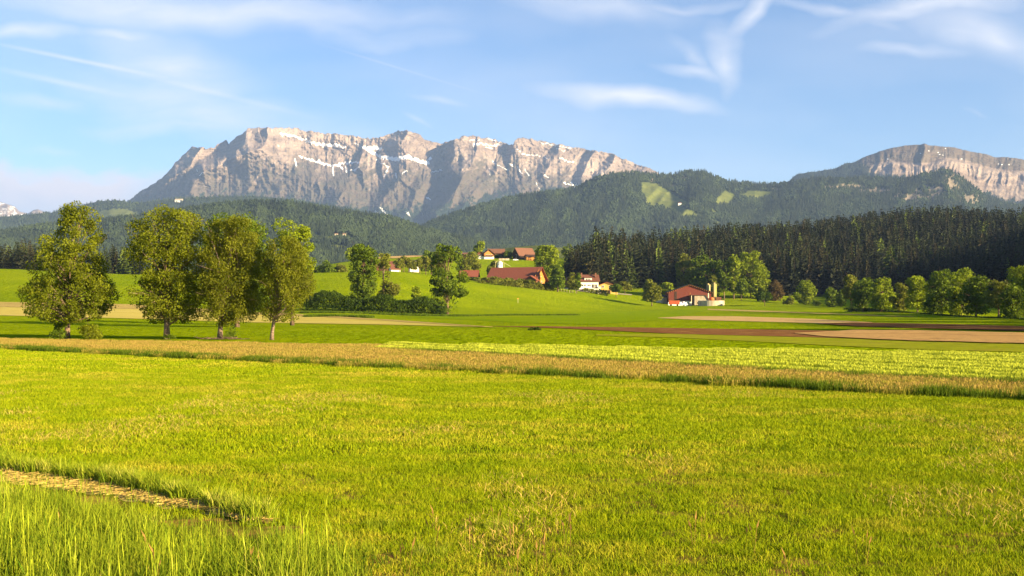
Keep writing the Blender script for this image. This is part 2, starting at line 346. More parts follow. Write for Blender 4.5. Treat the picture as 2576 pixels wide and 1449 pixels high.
# mountain rock
def rockmat():
    m, nt, out = new_mat('limestone'); p = nt.pos()
    st = nt.noise(nt.scalev(p, (.002, .002, .022), (R(6), R(-8), 0)), 1.0, 5, .65)
    fn = nt.noise(nt.scalev(p, (.010, .010, .006)), 1.0, 6, .7)
    vs = nt.noise(nt.scalev(p, (.018, .018, .011)), 1.0, 4, .65)
    base = nt.mix(nt.ramp(nt.math('ADD', nt.math('MULTIPLY', st, .5), nt.math('MULTIPLY', fn, .5)), .38, .62), (0.22, 0.168, 0.143), (0.46, 0.36, 0.30))
    base = nt.mix(nt.ramp(vs, .55, .75, 0, .3), base, (0.20, 0.175, 0.165))
    pale = nt.mix(nt.ramp(fn, .3, .7), (0.43, 0.34, 0.285), (0.56, 0.455, 0.38))
    base = nt.mix(nt.math('MULTIPLY', nt.attr('pale'), nt.ramp(vs, .65, .42, .7, 1), True), base, pale)
    veg = nt.mix(nt.ramp(fn, .35, .65), (0.165, 0.128, 0.10), (0.095, 0.092, 0.062))
    base = nt.mix(nt.attr('veg'), base, veg)
    base = nt.mix(nt.attr('wood'), base, (0.030, 0.050, 0.028))
    snow = nt.ramp(nt.math('ADD', nt.attr('snow'), nt.math('MULTIPLY', nt.math('SUBTRACT', nt.math('ADD', nt.math('MULTIPLY', fn, .5), nt.math('MULTIPLY', vs, .5)), .5), 2.0)), .50, .62)
    base = nt.mix(snow, base, (1.2, 1.2, 1.2))
    hb = nt.math('ADD', fn, nt.math('MULTIPLY', vs, .35)); hb = nt.math('ADD', hb, nt.math('MULTIPLY', st, 1.1))
    bp = nt.add('ShaderNodeBump', {'Height': hb, 'Strength': 0.65, 'Distance': 42.0})
    base = nt.mix(1.0, base, base); mm = nt.n[-1]; mm.blend_type = 'MULTIPLY'; nt.l.remove(mm.inputs[7].links[0]); mm.inputs[7].default_value = (.62, .62, .62, 1)
    d = nt.add('ShaderNodeBsdfPrincipled', {'Base Color': base, 'Roughness': 0.95, 'Specular IOR Level': 0.0, 'Normal': bp.outputs[0]})
    nt.l.new(d.outputs[0], out.inputs[0]); return m
M['rock'] = rockmat()
def hillmat():
    m, nt, out = new_mat('wooded_slope'); p = nt.pos(); fn = nt.noise(p, .012, 5, .65)
    wood = nt.mix(nt.ramp(fn, .35, .65), (0.022, 0.036, 0.018), (0.050, 0.072, 0.026))
    mead = nt.mix(nt.ramp(nt.noise(nt.scalev(p, (1, 1, .4)), .02, 5, .6), .35, .65), (0.13, 0.165, 0.04), (0.20, 0.225, 0.06))
    base = nt.mix(nt.attr('veg'), wood, mead)
    base = nt.mix(nt.attr('pale'), base, nt.mix(fn, (0.5, 0.4, 0.3), (0.3, 0.25, 0.2)))
    bp = nt.add('ShaderNodeBump', {'Height': fn, 'Strength': 0.5, 'Distance': 15.0})
    base = nt.mix(1.0, base, base); mm = nt.n[-1]; mm.blend_type = 'MULTIPLY'; nt.l.remove(mm.inputs[7].links[0]); mm.inputs[7].default_value = (.62, .62, .62, 1)
    d = nt.add('ShaderNodeBsdfPrincipled', {'Base Color': base, 'Roughness': 0.95, 'Specular IOR Level': 0.0, 'Normal': bp.outputs[0]})
    nt.l.new(d.outputs[0], out.inputs[0]); return m
M['hill'] = hillmat()
#TERRAIN
# ------------------------------------------------------------ terrain: height as a function of bearing and distance
flat = lambda Y: HZ+CH*F/Y
TB = {   # column -> list of (distance, row where that ground is seen)
 -700: [(150,0),(230,790),(300,765),(380,730),(450,700),(520,685),(620,690),(900,705),(1500,730)],
 0:    [(150,0),(200,799),(260,782),(320,757),(380,722),(440,695),(500,676),(540,674),(620,688),(900,705),(1500,730)],
 300:  [(160,0),(210,801),(270,783),(330,763),(400,728),(460,704),(520,691),(560,690),(650,694),(900,705),(1500,730)],
 560:  [(180,0),(240,802),(300,782),(350,765),(420,735),(480,704),(530,690),(570,688),(650,694),(900,700),(1500,730)],
 700:  [(190,0),(250,802),(310,785),(345,775),(410,748),(470,712),(520,692),(560,687),(650,692),(820,690),(950,700),(1500,730)],
 850:  [(200,0),(260,797),(310,782),(350,768),(400,742),(460,711),(520,690),(560,685),(640,690),(800,668),(880,656),(1000,665),(1500,730)],
 1000: [(210,0),(280,798),(320,787),(370,770),(440,728),(500,694),(545,681),(620,680),(700,679),(830,655),(940,640),(1050,648),(1500,730)],
 1200: [(220,0),(280,800),(330,794),(400,780),(460,755),(520,727),(575,707),(640,705),(720,694),(840,663),(930,648),(1010,643),(1150,655),(1600,730)],
 1400: [(260,0),(340,795),(420,787),(490,770),(545,748),(600,725),(660,723),(740,708),(850,670),(940,645),(1010,643),(1200,660),(1600,730)],
 1480: [(280,0),(350,795),(430,787),(500,777),(550,760),(605,731),(660,731),(740,722),(850,700),(1000,665),(1200,670),(1600,730)],
 1560: [(300,0),(360,795),(430,789),(500,781),(560,766),(610,741),(660,738),(740,728),(850,706),(1000,672),(1200,670),(1600,730)],
 1640: [(300,0),(360,795),(430,789),(500,782),(550,775),(600,763),(650,745),(740,722),(850,695),(1000,660),(1200,660),(1600,730)],
 1720: [(300,0),(360,795),(430,788),(500,780),(550,774),(620,768),(680,752),(780,712),(900,672),(1000,650),(1300,655),(1700,730)],
 1850: [(280,0),(340,797),(420,786),(500,776),(560,768),(610,756),(650,747),(740,718),(900,651),(1000,645),(1300,655),(1700,730)],
 2050: [(240,0),(300,799),(380,787),(460,778),(560,770),(640,765),(720,745),(850,690),(980,638),(1100,628),(1300,640),(1800,730)],
 2300: [(200,0),(280,799),(340,789),(420,780),(500,772),(600,764),(660,750),(740,720),(850,672),(1000,610),(1130,588),(1300,596),(1800,730)],
 2576: [(190,0),(260,800),(340,790),(440,778),(560,762),(640,745),(720,720),(850,670),(1000,615),(1150,592),(1300,596),(1800,730)],
 3300: [(190,0),(260,795),(340,730),(440,600),(560,490),(700,445),(850,455),(1000,500),(1300,620),(1800,700)],  # unseen hill right of the view, added and raised to shade the forest
}
TU = np.array([(k-CX)/F for k in TB]); TY = np.geomspace(2, 15000, 520); rows = []
for k, l in TB.items():
    ys = [2, 40]; zs = [0, 0]
    for (Y, py) in l:
        if py == 0: py = flat(Y)
        ys.append(Y); zs.append(CH+(HZ-py)/F*Y)
    ys += [2600, 15000]; zs += [0, 0]
    rows.append(np.interp(TY, ys, zs))
rows = np.array(rows); ker = np.array([1, 2, 3, 2, 1.])/9
NU = 420; GU = np.linspace(-1.05, 1.05, NU)
TG = np.array([np.interp(GU, TU, rows[:, j]) for j in range(len(TY))]).T      # (u, y)
def smooth(a, axis, n):
    for _ in range(n):
        a = np.apply_along_axis(lambda v: np.convolve(np.pad(v, 2, 'edge'), ker, 'valid'), axis, a)
    return a
TG = smooth(TG, 0, 7); TG = smooth(TG, 1, 1)
LY = np.log(TY)
def zfun(X, Y):
    X = np.asarray(X, float); Y = np.asarray(Y, float); r = np.hypot(X, Y)
    lim = 1.05; inn = (np.abs(X) <= lim*Y) & (Y > 0)
    Ye = np.where(inn, np.maximum(Y, 2), np.maximum(r/math.hypot(1, lim), 2))
    u = np.where(inn, X/np.maximum(Y, 1e-3), np.sign(X)*lim); u = np.clip(u, -lim, lim)
    fi = (u+lim)/(2*lim)*(NU-1); i = np.clip(fi.astype(int), 0, NU-2); fi = fi-i
    fj = (np.log(np.minimum(Ye, 14900))-LY[0])/(LY[1]-LY[0]); j = np.clip(fj.astype(int), 0, len(TY)-2); fj = fj-j
    z = (TG[i, j]*(1-fi)+TG[i+1, j]*fi)*(1-fj)+(TG[i, j+1]*(1-fi)+TG[i+1, j+1]*fi)*fj
    back = np.clip((Y+60)/60.0, 0, 1); z = z*np.where(inn, 1, back)
    z = z+(fbm(X/9, Y/9, 3, 5)-.5)*0.10*np.clip(1-r/150, 0, 1)
    z = z+(fbm(X/60, Y/60, 3, 8)-.5)*1.6*np.clip((r-200)/300, 0, 1)*np.clip((3000-r)/500, 0, 1)
    return z
def zat(px, Y): return float(zfun((px-CX)/F*Y, Y))
def at(px, Y, dz=0.0): X = (px-CX)/F*Y; return Vector((X, Y, float(zfun(X, Y))+dz))
def rowof(px, Y): return HZ-F*(zat(px, Y)-CH)/Y
th = np.concatenate([np.linspace(-math.pi, -R(50), 60, endpoint=False), np.linspace(-R(50), R(50), 640, endpoint=False), np.linspace(R(50), math.pi, 60)])
rr = np.concatenate([[0.02], np.geomspace(1.5, 14000, 470)])
TT, RR = np.meshgrid(th, rr); GX = RR*np.sin(TT); GYy = RR*np.cos(TT); GZ = zfun(GX, GYy)
# ground rows are laid out by range; the near part shows bare soil and thatch between the blades
me = mesh_np('ground', np.stack([GX, GYy, GZ], -1).reshape(-1, 3), grid_faces(*TT.shape)[:, ::-1], [M['meadow'], M['near']], smooth=True)
cy = GYy[:-1, :-1].ravel(); cx_ = GX[:-1, :-1].ravel()
me.polygons.foreach_set('material_index', ((np.hypot(cx_, cy) < 62)).astype(np.int32))
tag(link('ground', me), kind='structure')
def hit(px, rowsy, ymin, ymax):
    Yd = np.geomspace(ymin, ymax, 1500); z = zfun((px-CX)/F*Yd, Yd); v = HZ-F*(z-CH)/Yd; mn = np.minimum.accumulate(v)
    out = []
    for t in rowsy:
        k = int(np.argmax(mn <= t)) if (mn <= t).any() else len(Yd)-1
        if k == 0: out.append(Yd[0]); continue
        a, b = mn[k-1], mn[k]; f = 0 if a == b else (a-t)/(a-b); out.append(Yd[k-1]+(Yd[k]-Yd[k-1])*min(1, max(0, f)))
    return np.array(out)
def drape(name, top, bot, mat, off=0.05, ymin=20, ymax=1100, nr=22, step=7, wob=0.0):
    x0 = max(top[0][0], bot[0][0]); x1 = min(top[-1][0], bot[-1][0]); xs = np.arange(x0, x1+.1, step)
    T = np.interp(xs, *zip(*top)); B = np.interp(xs, *zip(*bot))
    if wob: T = T+(fbm(xs/30, xs*0, 3, 3)-.5)*wob; B = B+(fbm(xs/30, xs*0+7, 3, 4)-.5)*wob
    V = []
    for x, t, b in zip(xs, T, B):
        Y = hit(x, np.linspace(b, min(t, b-.05), nr), ymin, ymax); X = (x-CX)/F*Y
        V.append(np.stack([X, Y, zfun(X, Y)+off], -1))
    V = np.array(V); return tag(link(name, mesh_np(name, V.reshape(-1, 3), grid_faces(len(xs), nr)[:, ::-1], mat, smooth=True)), kind='structure')
drape('stubble_field', [(-300,756),(0,760),(340,766),(640,785),(760,791),(1000,806),(1240,823)], [(-300,792),(0,794),(300,801),(640,812),(1000,818),(1240,824)], M['stubble'], .07)
drape('hay_field', [(-300,757),(0,761),(340,767),(640,786),(760,792),(1000,806.5),(1220,823)], [(-300,771),(0,773),(340,778),(640,791),(760,795),(1000,810),(1220,824)], M['mown'], .13, wob=1.5)
drape('dark_ploughed_field', [(1230,821),(1400,822),(1700,826),(2050,832),(2250,836),(2700,846)], [(1230,821.5),(1400,826),(1700,841),(2050,850),(2250,856),(2700,867)], M['soil'], .06)
drape('tilled_field', [(2000,840),(2090,836),(2150,832),(2300,833),(2700,842)], [(2000,841),(2090,850),(2200,856),(2300,860),(2700,870)], M['tilled'], .12, wob=1.2)
drape('pale_field', [(1655,800),(1720,796),(1850,796),(2050,803),(2200,812)], [(1655,800.5),(1800,807),(2000,812),(2150,818),(2200,819)], M['tan'], .07)
drape('ploughed_strip_painted_shade', [(2060,815),(2150,812),(2400,817),(2700,826)], [(2060,815.5),(2150,822),(2400,829),(2700,838)], M['soil'], .10)  # dark soil colour stands in for the tree shadows on this strip
drape('thin_crop_field', [(1500,842),(1700,840),(2050,847),(2300,853),(2700,863)], [(1500,845),(1700,850),(2050,868),(2300,880),(2700,890)], M['thin'], .035)
drape('brown_hill_field', [(940,641),(1000,637.5),(1070,639)], [(940,651),(1000,650),(1070,645)], M['tan'], .25, ymin=650, ymax=1000, wob=0)
drape('lush_meadow', [(1000,795),(1300,799),(1500,786),(1700,779),(1780,781)], [(1000,796),(1300,812),(1500,817),(1650,806),(1780,781.5)], M['deep'], .05)
drape('gravel_path', [(1450,730),(1530,736),(1590,741)], [(1450,732),(1530,738.5),(1590,743)], M['path'], .12, ymin=400, ymax=690, nr=6)
drape('dry_grass_strip', [(1780,777),(1900,781),(2100,789),(2300,797)], [(1780,780),(1900,784.5),(2100,791),(2300,798)], M['mown'], .09)
# ------------------------------------------------------------ mountains and wooded hills
def ridge(name, crest, base, Yf, Yc, disp, mat, step=2.0, nr=120, attrs=None, jag=0.0, back=1500, prof=None):
    xs = np.arange(crest[0][0], crest[-1][0]+.1, step); C = np.interp(xs, *zip(*crest)); Bs = np.interp(xs, *zip(*base)) if isinstance(base, list) else np.full_like(xs, base)
    if jag: C = C+(fbm(xs/7, xs*0, 4, 11)-.5)*jag
    v = np.linspace(0, 1, nr)[:, None]; PX = np.repeat(xs[None, :], nr, 0); PY = Bs[None, :]*(1-v)+C[None, :]*v
    Yf_ = np.interp(xs, *zip(*Yf)) if isinstance(Yf, list) else Yf; Yc_ = np.interp(xs, *zip(*Yc)) if isinstance(Yc, list) else Yc
    g_ = prof(v) if prof else v; YY = Yf_*(1-g_)+Yc_*g_; YY = YY-disp(PX, PY, v)*np.clip(v*6, 0, 1)
    X = (PX-CX)/F*YY; Z = CH+(HZ-PY)/F*YY
    V = np.stack([X, YY, Z], -1)
    bk = []
    for k in (0.12, .5, 1.0):
        Yb = YY[-1]+back*k; Zb = Z[-1]*(1-k)-30*k; bk.append(np.stack([X[-1]+0*Yb, Yb, Zb], -1))
    A = np.concatenate([V, np.array(bk)], 0); at_ = {}
    for k in ('snow', 'veg', 'pale', 'wood'):
        a = (attrs(PX, PY, v) if attrs else {}).get(k, np.zeros_like(PX)); at_[k] = np.concatenate([a, np.repeat(a[-1:], 3, 0)], 0).ravel()
    o = link(name, mesh_np(name, A.reshape(-1, 3), grid_faces(A.shape[0], A.shape[1]), mat, at_, smooth=True))
    tag(o, kind='structure'); return V, PX, PY, at_['veg'][:PX.size].reshape(PX.shape), at_['wood'][:PX.size].reshape(PX.shape)
z5 = lambda pts: [(268+x*.323, 268+y*.323) for x, y in pts]
z6 = lambda pts: [(1006+x*.3333, 302+y*.3333) for x, y in pts]
z7 = lambda pts: [(1811+x*.2969, 302+y*.2969) for x, y in pts]
MC = [(290,525),(325,503),(350,485),(385,462),(410,447),(425,428),(440,410),(455,396),(470,380),(485,369),(500,370),(520,374),(535,373),(542,368),(550,362),(570,353),(576,361),(584,355),(592,347),(610,334),(625,322),(655,321),(700,323),(740,321),(760,328),(800,333),(830,337),(850,337),(880,340),(900,344),(915,350),(940,346),(965,344),(985,334),(1010,328),(1030,329),(1050,337),(1070,350),(1090,358),(1110,360),(1130,357),(1150,350),(1165,343),(1190,343),(1220,347),(1250,352),(1275,362),(1291,364),(1296,353),(1315,346),(1350,352),(1400,362),(1450,372),(1500,380),(1540,387),(1570,400),(1610,415),(1650,432),(1700,460),(1760,500),(1850,560)]
RIDG = [(z5([(1250,225),(1190,320),(950,420),(780,500),(680,600),(600,740)]), 210, 22, 80),
 (z5([(1190,330),(1290,400),(1400,450),(1560,560),(1750,640),(1900,760)]), 150, 60, 45),
 (z5([(1000,280),(880,420),(760,480)]), 120, 16, 45), (z5([(1100,200),(1060,300),(1000,350)]), 110, 14, 40),
 (z5([(740,330),(640,470),(500,560),(400,680)]), 130, 18, 60), (z5([(560,440),(430,590),(300,690)]), 80, 14, 40),
 (z5([(1900,540),(1800,700),(1760,800)]), 90, 22, 50), (z5([(2290,560),(2200,680),(2100,790)]), 130, 20, 50),
 (z5([(2460,600),(2370,760),(2300,860)]), 120, 18, 45), (z5([(2340,190),(2300,290),(2330,380)]), 90, 25, 40),
 (z6([(415,215),(405,350),(450,470),(320,640),(230,700)]), 240, 10, 75), (z6([(560,290),(480,420),(380,600),(270,700)]), 120, 22, 50),
 (z6([(720,400),(560,540),(440,700)]), 110, 18, 50), (z6([(860,150),(880,200),(820,300)]), 100, 12, 50), (z6([(900,480),(760,600),(640,680)]), 100, 18, 50),
 (z6([(1480,250),(1400,330),(1360,440)]), 100, 12, 40), (z6([(1620,270),(1560,370),(1500,420)]), 90, 12, 40),
 (z6([(1200,240),(1120,340),(1080,420)]), 70, 14, 45), (z5([(1990,390),(1970,470),(2000,510)]), 110, 9, 40), (z5([(2150,400),(2160,500)]), 60, 8, 30)]
def mdisp(px, py, v):
    wx = (fbm(px/80, py/60, 3, 21)-.5)*70+(fbm(px/30, py/30, 2, 22)-.5)*14; wy = (fbm(px/45, py/45, 3, 31)-.5)*26
    lean = np.interp(px, [300, 660, 760, 900, 1300, 1700], [1.2, 1.0, -.5, .5, 1.0, .8])
    a = px+wx+(py-330)*lean; b = py+wy
    a2 = px-wx*.8-(py-330)*.75
    d = 125*np.maximum(ridged(a/66, b/150, 4, 41, .5), .96*ridged(a2/80, b/150, 4, 45, .5))+58*(np.maximum(ridged(a/26, b/34, 4, 51, .55), ridged(a2/30, b/34, 4, 55, .55))-.5)*(.45+.55*np.clip((1-v)*3.5, 0, 1))+38*(fbm(px/9, py/7, 4, 61, .6)-.5)
    d = d+34*(ridged((px+py*.2)/70, (py+wy+px*.05)/13, 3, 71)-.5)
    for pl, A, wl, wr in RIDG:
        ds, sd, par = segd(px+wx*.35, py+wy*.35, pl)
        wd = np.where(sd < 0, wl*1.5, wr*1.2); q = np.clip(1-ds/wd, 0, 1); d = d+1.25*A*q**1.3
    hollow = np.exp(-(((px-1112)/26)**2+((py-395)/28)**2)); d = d-170*hollow
    bowl = np.exp(-(((px-860)/110)**2+((py-400)/40)**2)); d = d-120*bowl
    return d
SNOWL = [(z5([(1360,212),(1440,222),(1560,268),(1650,292),(1750,303),(1860,318)]), 4), (z5([(1640,292),(1700,300),(1810,302)]), 5), (z5([(2010,325),(2060,325),(2130,330)]), 9),
 (z5([(2050,350),(2110,380),(2160,400)]), 6), (z5([(2170,392),(2250,415),(2330,390),(2410,415),(2500,438)]), 7.5), (z5([(2480,425),(2530,405)]), 4),
 (z5([(1500,385),(1520,395)]), 3.5), (z5([(1545,400),(1640,432),(1730,458),(1760,465),(1840,440),(1960,432)]), 4), (z5([(1760,460),(1765,545)]), 3), (z5([(1800,460),(1840,480)]), 5),
 (z5([(1860,470),(1870,510)]), 3), (z5([(1900,500),(1970,478)]), 2.4), (z5([(1650,425),(1660,440)]), 4.5), (z5([(1470,410),(1478,455)]), 3), (z5([(2250,520),(2255,560)]), 2.5),
 (z5([(2310,520),(2340,500)]), 2.4), (z5([(2130,790),(2190,845)]), 3), (z5([(2330,810),(2365,855)]), 2.6), (z5([(2090,815),(2110,825)]), 3), (z5([(700,488),(710,505)]), 2), (z5([(730,535),(740,512),(765,512)]), 1.6), (z5([(2490,710),(2520,718)]), 2.4),
 (z5([(2100,420),(2200,470),(2160,540)]), 2.2), (z5([(1940,290),(2010,330)]), 2.2),
 (z6([(550,190),(590,182),(620,180),(700,190),(760,185)]), 2.6), (z6([(640,200),(700,215)]), 2.2), (z6([(620,130),(700,150),(790,175)]), 1.5), (z6([(520,145),(600,150)]), 1.4), (z6([(890,360),(920,400)]), 2.6), (z6([(945,370),(975,412)]), 2.8),
 (z6([(1085,412),(1125,440)]), 2.2), (z6([(1240,470),(1290,500)]), 2.5), (z6([(1290,470),(1320,510)]), 2.5), (z6([(1330,490),(1385,500)]), 3), (z6([(1205,288),(1260,310),(1310,318)]), 2.6), (z6([(1090,275),(1110,290)]), 2.4),
 (z6([(700,310),(760,350),(820,380)]), 1.8), (z6([(820,330),(850,350)]), 2), (z6([(1025,475),(1058,522)]), 1.8), (z6([(210,592),(230,598)]), 2.6), (z6([(240,395),(320,378)]), 1.8), (z6([(1050,165),(1180,195),(1290,215)]), 1.6), (z6([(880,220),(940,262),(1060,270)]), 1.6), (z6([(1180,215),(1250,240)]), 1.4), (z6([(20,400),(50,385)]), 2.2), (z6([(675,365),(680,420)]), 1.4)]
PALEL = [(z5([(1030,585),(1150,545),(1300,530),(1440,562),(1560,640),(1640,740)]), 7, .9), (z5([(1130,480),(1200,450),(1290,440),(1380,460)]), 9, .4), (z6([(1320,340),(1450,360),(1560,400)]), 22, .6), (z6([(1350,290),(1420,330)]), 18, .5),
 (z6([(440,260),(500,330)]), 20, .6), (z5([(2040,440),(2110,470)]), 18, .7), (z6([(650,290),(900,340),(1100,390),(1250,440)]), 14, .45), (z5([(1080,180),(1300,180),(1600,210),(1900,240),(2350,220)]), 14, .6), (z5([(720,330),(560,470)]), 12, .5), (z5([(1150,200),(1060,340),(900,460)]), 14, .5)]
def mattr(px, py, v):
    n = fbm(px/6, py/6, 3, 81); s = np.zeros_like(px)
    for pl, wd in SNOWL:
        ds, _, _ = segd(px+(n-.5)*5, py+(fbm(px/3.5, py/9, 2, 83)-.5)*9, pl); s = np.maximum(s, np.clip(1.12-ds/wd*.98, 0, 1))
    # thin snow streaks lying in the runnels of the central slope
    zone = np.exp(-(((px-715)/42)**2+((py-372)/26)**2)); st = ridged((px*.9-py*.55)/6.5, (py+px*.6)/40, 2, 91); s = np.maximum(s, np.clip((st-.80)*3.5, 0, 1)*zone)
    zone = np.exp(-(((px-1290)/110)**2+((py-400)/30)**2)); st = ridged((px*.35-py)/6.0, (px+py)/30, 2, 95); s = np.maximum(s, np.clip((st-.86)*3.5, 0, .8)*zone)
    p = np.zeros_like(px)
    for pl, wd, k in PALEL:
        ds, _, _ = segd(px, py, pl); p = np.maximum(p, k*np.clip(1.6-ds/wd*1.2, 0, 1)*(.5+n))
    h = np.interp(px, [300, 450, 650, 800, 950, 1100, 1300, 1500, 1700], [460, 435, 400, 395, 415, 400, 400, 450, 470])
    vg = np.clip((py-h)/50+(n-.5)*2.0+(ridged((px+py*.5)/30, py/60, 3, 99)-.5)*1.8, 0, .95)
    tri = np.exp(-(((px-820)/50)**2+((py-432)/22)**2)); vg = np.maximum(vg, tri*.5)
    wl = np.interp(px, [300, 470, 600, 720, 800, 900, 1000, 1100, 1200, 1350, 1450], [495, 495, 490, 497, 505, 525, 530, 525, 500, 480, 470])
    wd = np.clip((py-wl)/8+(n-.5)*5+(ridged((px+py*.6)/22, py/50, 3, 98)-.55)*5, 0, 1)
    return {'snow': s, 'pale': np.clip(p, 0, 1), 'veg': vg, 'wood': wd}
massif = ridge('mountain_range', MC, 640, 8100, 9900, mdisp, M['rock'], step=1.3, nr=230, attrs=mattr, jag=9.0, back=1500, prof=lambda v: 1-(1-v)**1.45)
RC = [(1700,530),(1800,500),(1900,478),(1985,456),(1998,442),(2010,437),(2060,430),(2100,424),(2125,412),(2150,408),(2180,392),(2230,375),(2270,367),(2318,363),(2325,360),(2334,365),(2400,371),(2450,383),(2480,387),(2500,395),(2540,396),(2570,400),(2600,410),(2700,430),(2900,470),(3100,520)]
CB_T = z7([(1000,440),(1100,410),(1300,375),(1450,345),(1600,370),(1750,370),(1900,320),(2050,340),(2200,380),(2400,430),(2600,440),(3200,520),(4400,700)])
CB_B = z7([(1000,460),(1200,450),(1400,478),(1550,470),(1700,452),(1850,425),(1950,405),(2100,462),(2250,500),(2450,530),(2600,545),(3200,620),(4400,800)])
def rdisp(px, py, v):
    wx = (fbm(px/40, py/40, 3, 121)-.5)*20
    a = px+wx+(py-400)*.15; t = np.interp(px, *zip(*CB_T)); b = np.interp(px, *zip(*CB_B))
    cl = np.clip((py-t)/8, 0, 1)*np.clip((b+14-py)/14, 0, 1)
    d = 60*ridged(a/70, py/150, 4, 141)+26*(fbm(px/8, py/6, 4, 161, .6)-.5)+cl*90*ridged(a/24, py/120, 3, 151)+40*(ridged(a/22, py/60, 3, 153)-.5)
    for pl, A, wl, wr in [(z7([(1735,195),(1740,250),(1700,340)]), 70, 14, 40), (z7([(1900,400),(2060,520),(2150,600),(2300,740)]), 110, 40, 40), (z7([(2000,520),(1900,600),(1780,700)]), 90, 18, 40), (z7([(1450,440),(1300,520)]), 60, 15, 30)]:
        ds, sd, par = segd(px, py, pl); q = np.clip(1-ds/np.where(sd < 0, wl, wr), 0, 1); d = d+A*q**1.3
    return d
def rattr(px, py, v):
    n = fbm(px/6, py/6, 3, 181); t = np.interp(px, *zip(*CB_T)); b = np.interp(px, *zip(*CB_B))
    cl = np.clip((py-t+(n-.5)*14)/5, 0, 1)*np.clip((b-py+(n-.5)*10)/4, 0, 1)*np.clip((px-2170)/30, 0, 1)
    vs = ridged((px+py*.4)/16, py/30, 4, 191); p = cl*np.clip(.1+vs*.9, 0, 1)*(.55+.6*fbm(px/30, py/12, 3, 192))
    for pl, wd, k in [(z7([(1600,650),(1680,640),(1760,640),(1850,600)]), 9, .9), (z7([(1900,660),(2000,600),(2030,540)]), 8, .8), (z7([(1680,610),(1780,580),(1880,540)]), 5, .7), (z7([(2100,620),(2200,660),(2280,720)]), 8, .6), (z7([(2350,590),(2420,640)]), 12, .6), (z7([(2500,580),(2540,660)]), 10, .7)]:
        ds, _, _ = segd(px, py, pl); p = np.maximum(p, k*np.clip(1.5-ds/wd-(n-.5), 0, 1))
    vg = np.clip((t-py)/6+(n-.5)*.6, 0, .75); wl = b+np.interp(px, [2000, 2290, 2330, 2420, 2600], [-60, 2, 12, 30, 40])
    wd = np.clip((py-wl)/6+(n-.5)*4+(ridged((px+py*.6)/20, py/40, 3, 198)-.5)*4, 0, 1)*(1-np.clip(p*1.6, 0, 1))
    wd = np.maximum(wd, np.clip((2140-px)/25, 0, 1)*np.clip((py-np.interp(px, *zip(*RC)))/8-.5, 0, 1))
    s = np.zeros_like(px)
    for x, y in z7([(1770,262),(1850,275),(1862,290),(1890,297),(1910,240),(2360,372),(2390,376),(2450,378),(2050,330),(1420,330),(1700,282)]): s = np.maximum(s, np.clip(1.4-np.hypot(px-x, (py-y)*1.5)/2.2, 0, 1))
    return {'snow': s, 'pale': np.clip(p, 0, 1), 'veg': vg, 'wood': wd}
rmass = ridge('mountain', RC, 600, 5600, 7400, rdisp, M['rock'], step=1.5, nr=170, attrs=rattr, jag=2.5, back=1500)
ridge('snowy_peak', [(-260,560),(-120,500),(-40,495),(0,508),(20,514),(38,520),(48,532),(70,537),(85,528),(95,526),(110,533),(150,541),(230,550)], 600, 12500, 13400, lambda a, b, v: 160*ridged(a/30, b/30, 4, 7), M['rock'], step=3, nr=40,
      attrs=lambda px, py, v: {'snow': np.clip(.1+fbm(px/9, py/7, 3, 9)*.7, 0, 1)*(px < 60)}, back=400)
def hd(a1, l1, a2, l2, lean, s): return lambda px, py, v: a1*ridged((px+(py-500)*lean)/l1, py/(l1*1.6), 3, s)+a2*fbm(px/l2, py/l2, 3, s+7)
MEAD_A = [[(250,530),(262,526),(290,526),(322,529),(352,537),(340,545),(300,548),(248,548)]]
MEAD_B = [[(827,614),(858,616),(882,628),(847,631),(829,628)], [(808,598),(842,590),(876,592),(909,616),(884,606),(853,600),(816,606)], [(772,600),(800,590),(806,598),(780,606)]]
MEAD_C = [[(1607,462),(1622,457),(1659,463),(1688,487),(1728,508),(1731,519),(1717,523),(1741,531),(1772,548),(1717,550),(1700,534),(1673,526),(1626,517),(1617,489)],
 [(1797,504),(1824,478),(1848,490),(1841,512),(1803,517)], [(1854,493),(1888,479),(1952,484),(1930,496),(1885,501)], [(1781,553),(1818,559),(1800,567)], [(1783,525),(1795,527),(1808,543),(1790,538)]]
def ma(polys, pale=None):
    def f(px, py, v):
        r = np.zeros(px.shape)
        jx = px+(fbm(px/7, py/7, 2, 3)-.5)*9; jy = py+(fbm(px/7, py/7, 2, 5)-.5)*9
        for p in polys: r = np.maximum(r, inpoly(jx, jy, p).astype(float))
        pl = np.zeros(px.shape)
        for (x, y, rx, ry) in (pale or []): pl = np.maximum(pl, np.clip(1.5-np.hypot((px-x)/rx, (py-y)/ry)+(fbm(px/5+py/9, py/3.5, 3, 77)-.5)*4.5, 0, .75)*(np.hypot((px-x)/rx, (py-y)/ry) < 1.7))
        return {'veg': r, 'pale': pl, 'wood': pl}
    return f
HA = ridge('hill', [(-500,560),(-100,552),(0,546),(60,541),(130,535),(200,517),(250,506),(300,504),(335,511),(380,507),(430,500),(480,498),(560,494),(650,494),(720,500),(800,512),(880,524),(940,540),(1000,556)], 640, 5200, 6400, hd(220, 120, 90, 40, .3, 201), M['hill'], step=4, nr=60, attrs=ma(MEAD_A), back=800)
HB = ridge('hill', [(-500,615),(-100,596),(0,584),(80,571),(160,561),(260,552),(330,547),(420,536),(500,521),(560,513),(650,508),(720,509),(800,521),(870,533),(950,542),(1000,552),(1060,574),(1120,590),(1200,607),(1260,618),(1330,632)], [(-500,720),(1330,700)], 2300, 3500, hd(170, 130, 60, 45, .4, 211), M['hill'], step=4, nr=80, attrs=ma(MEAD_B, [(855,592,6,1.3)]), back=700)
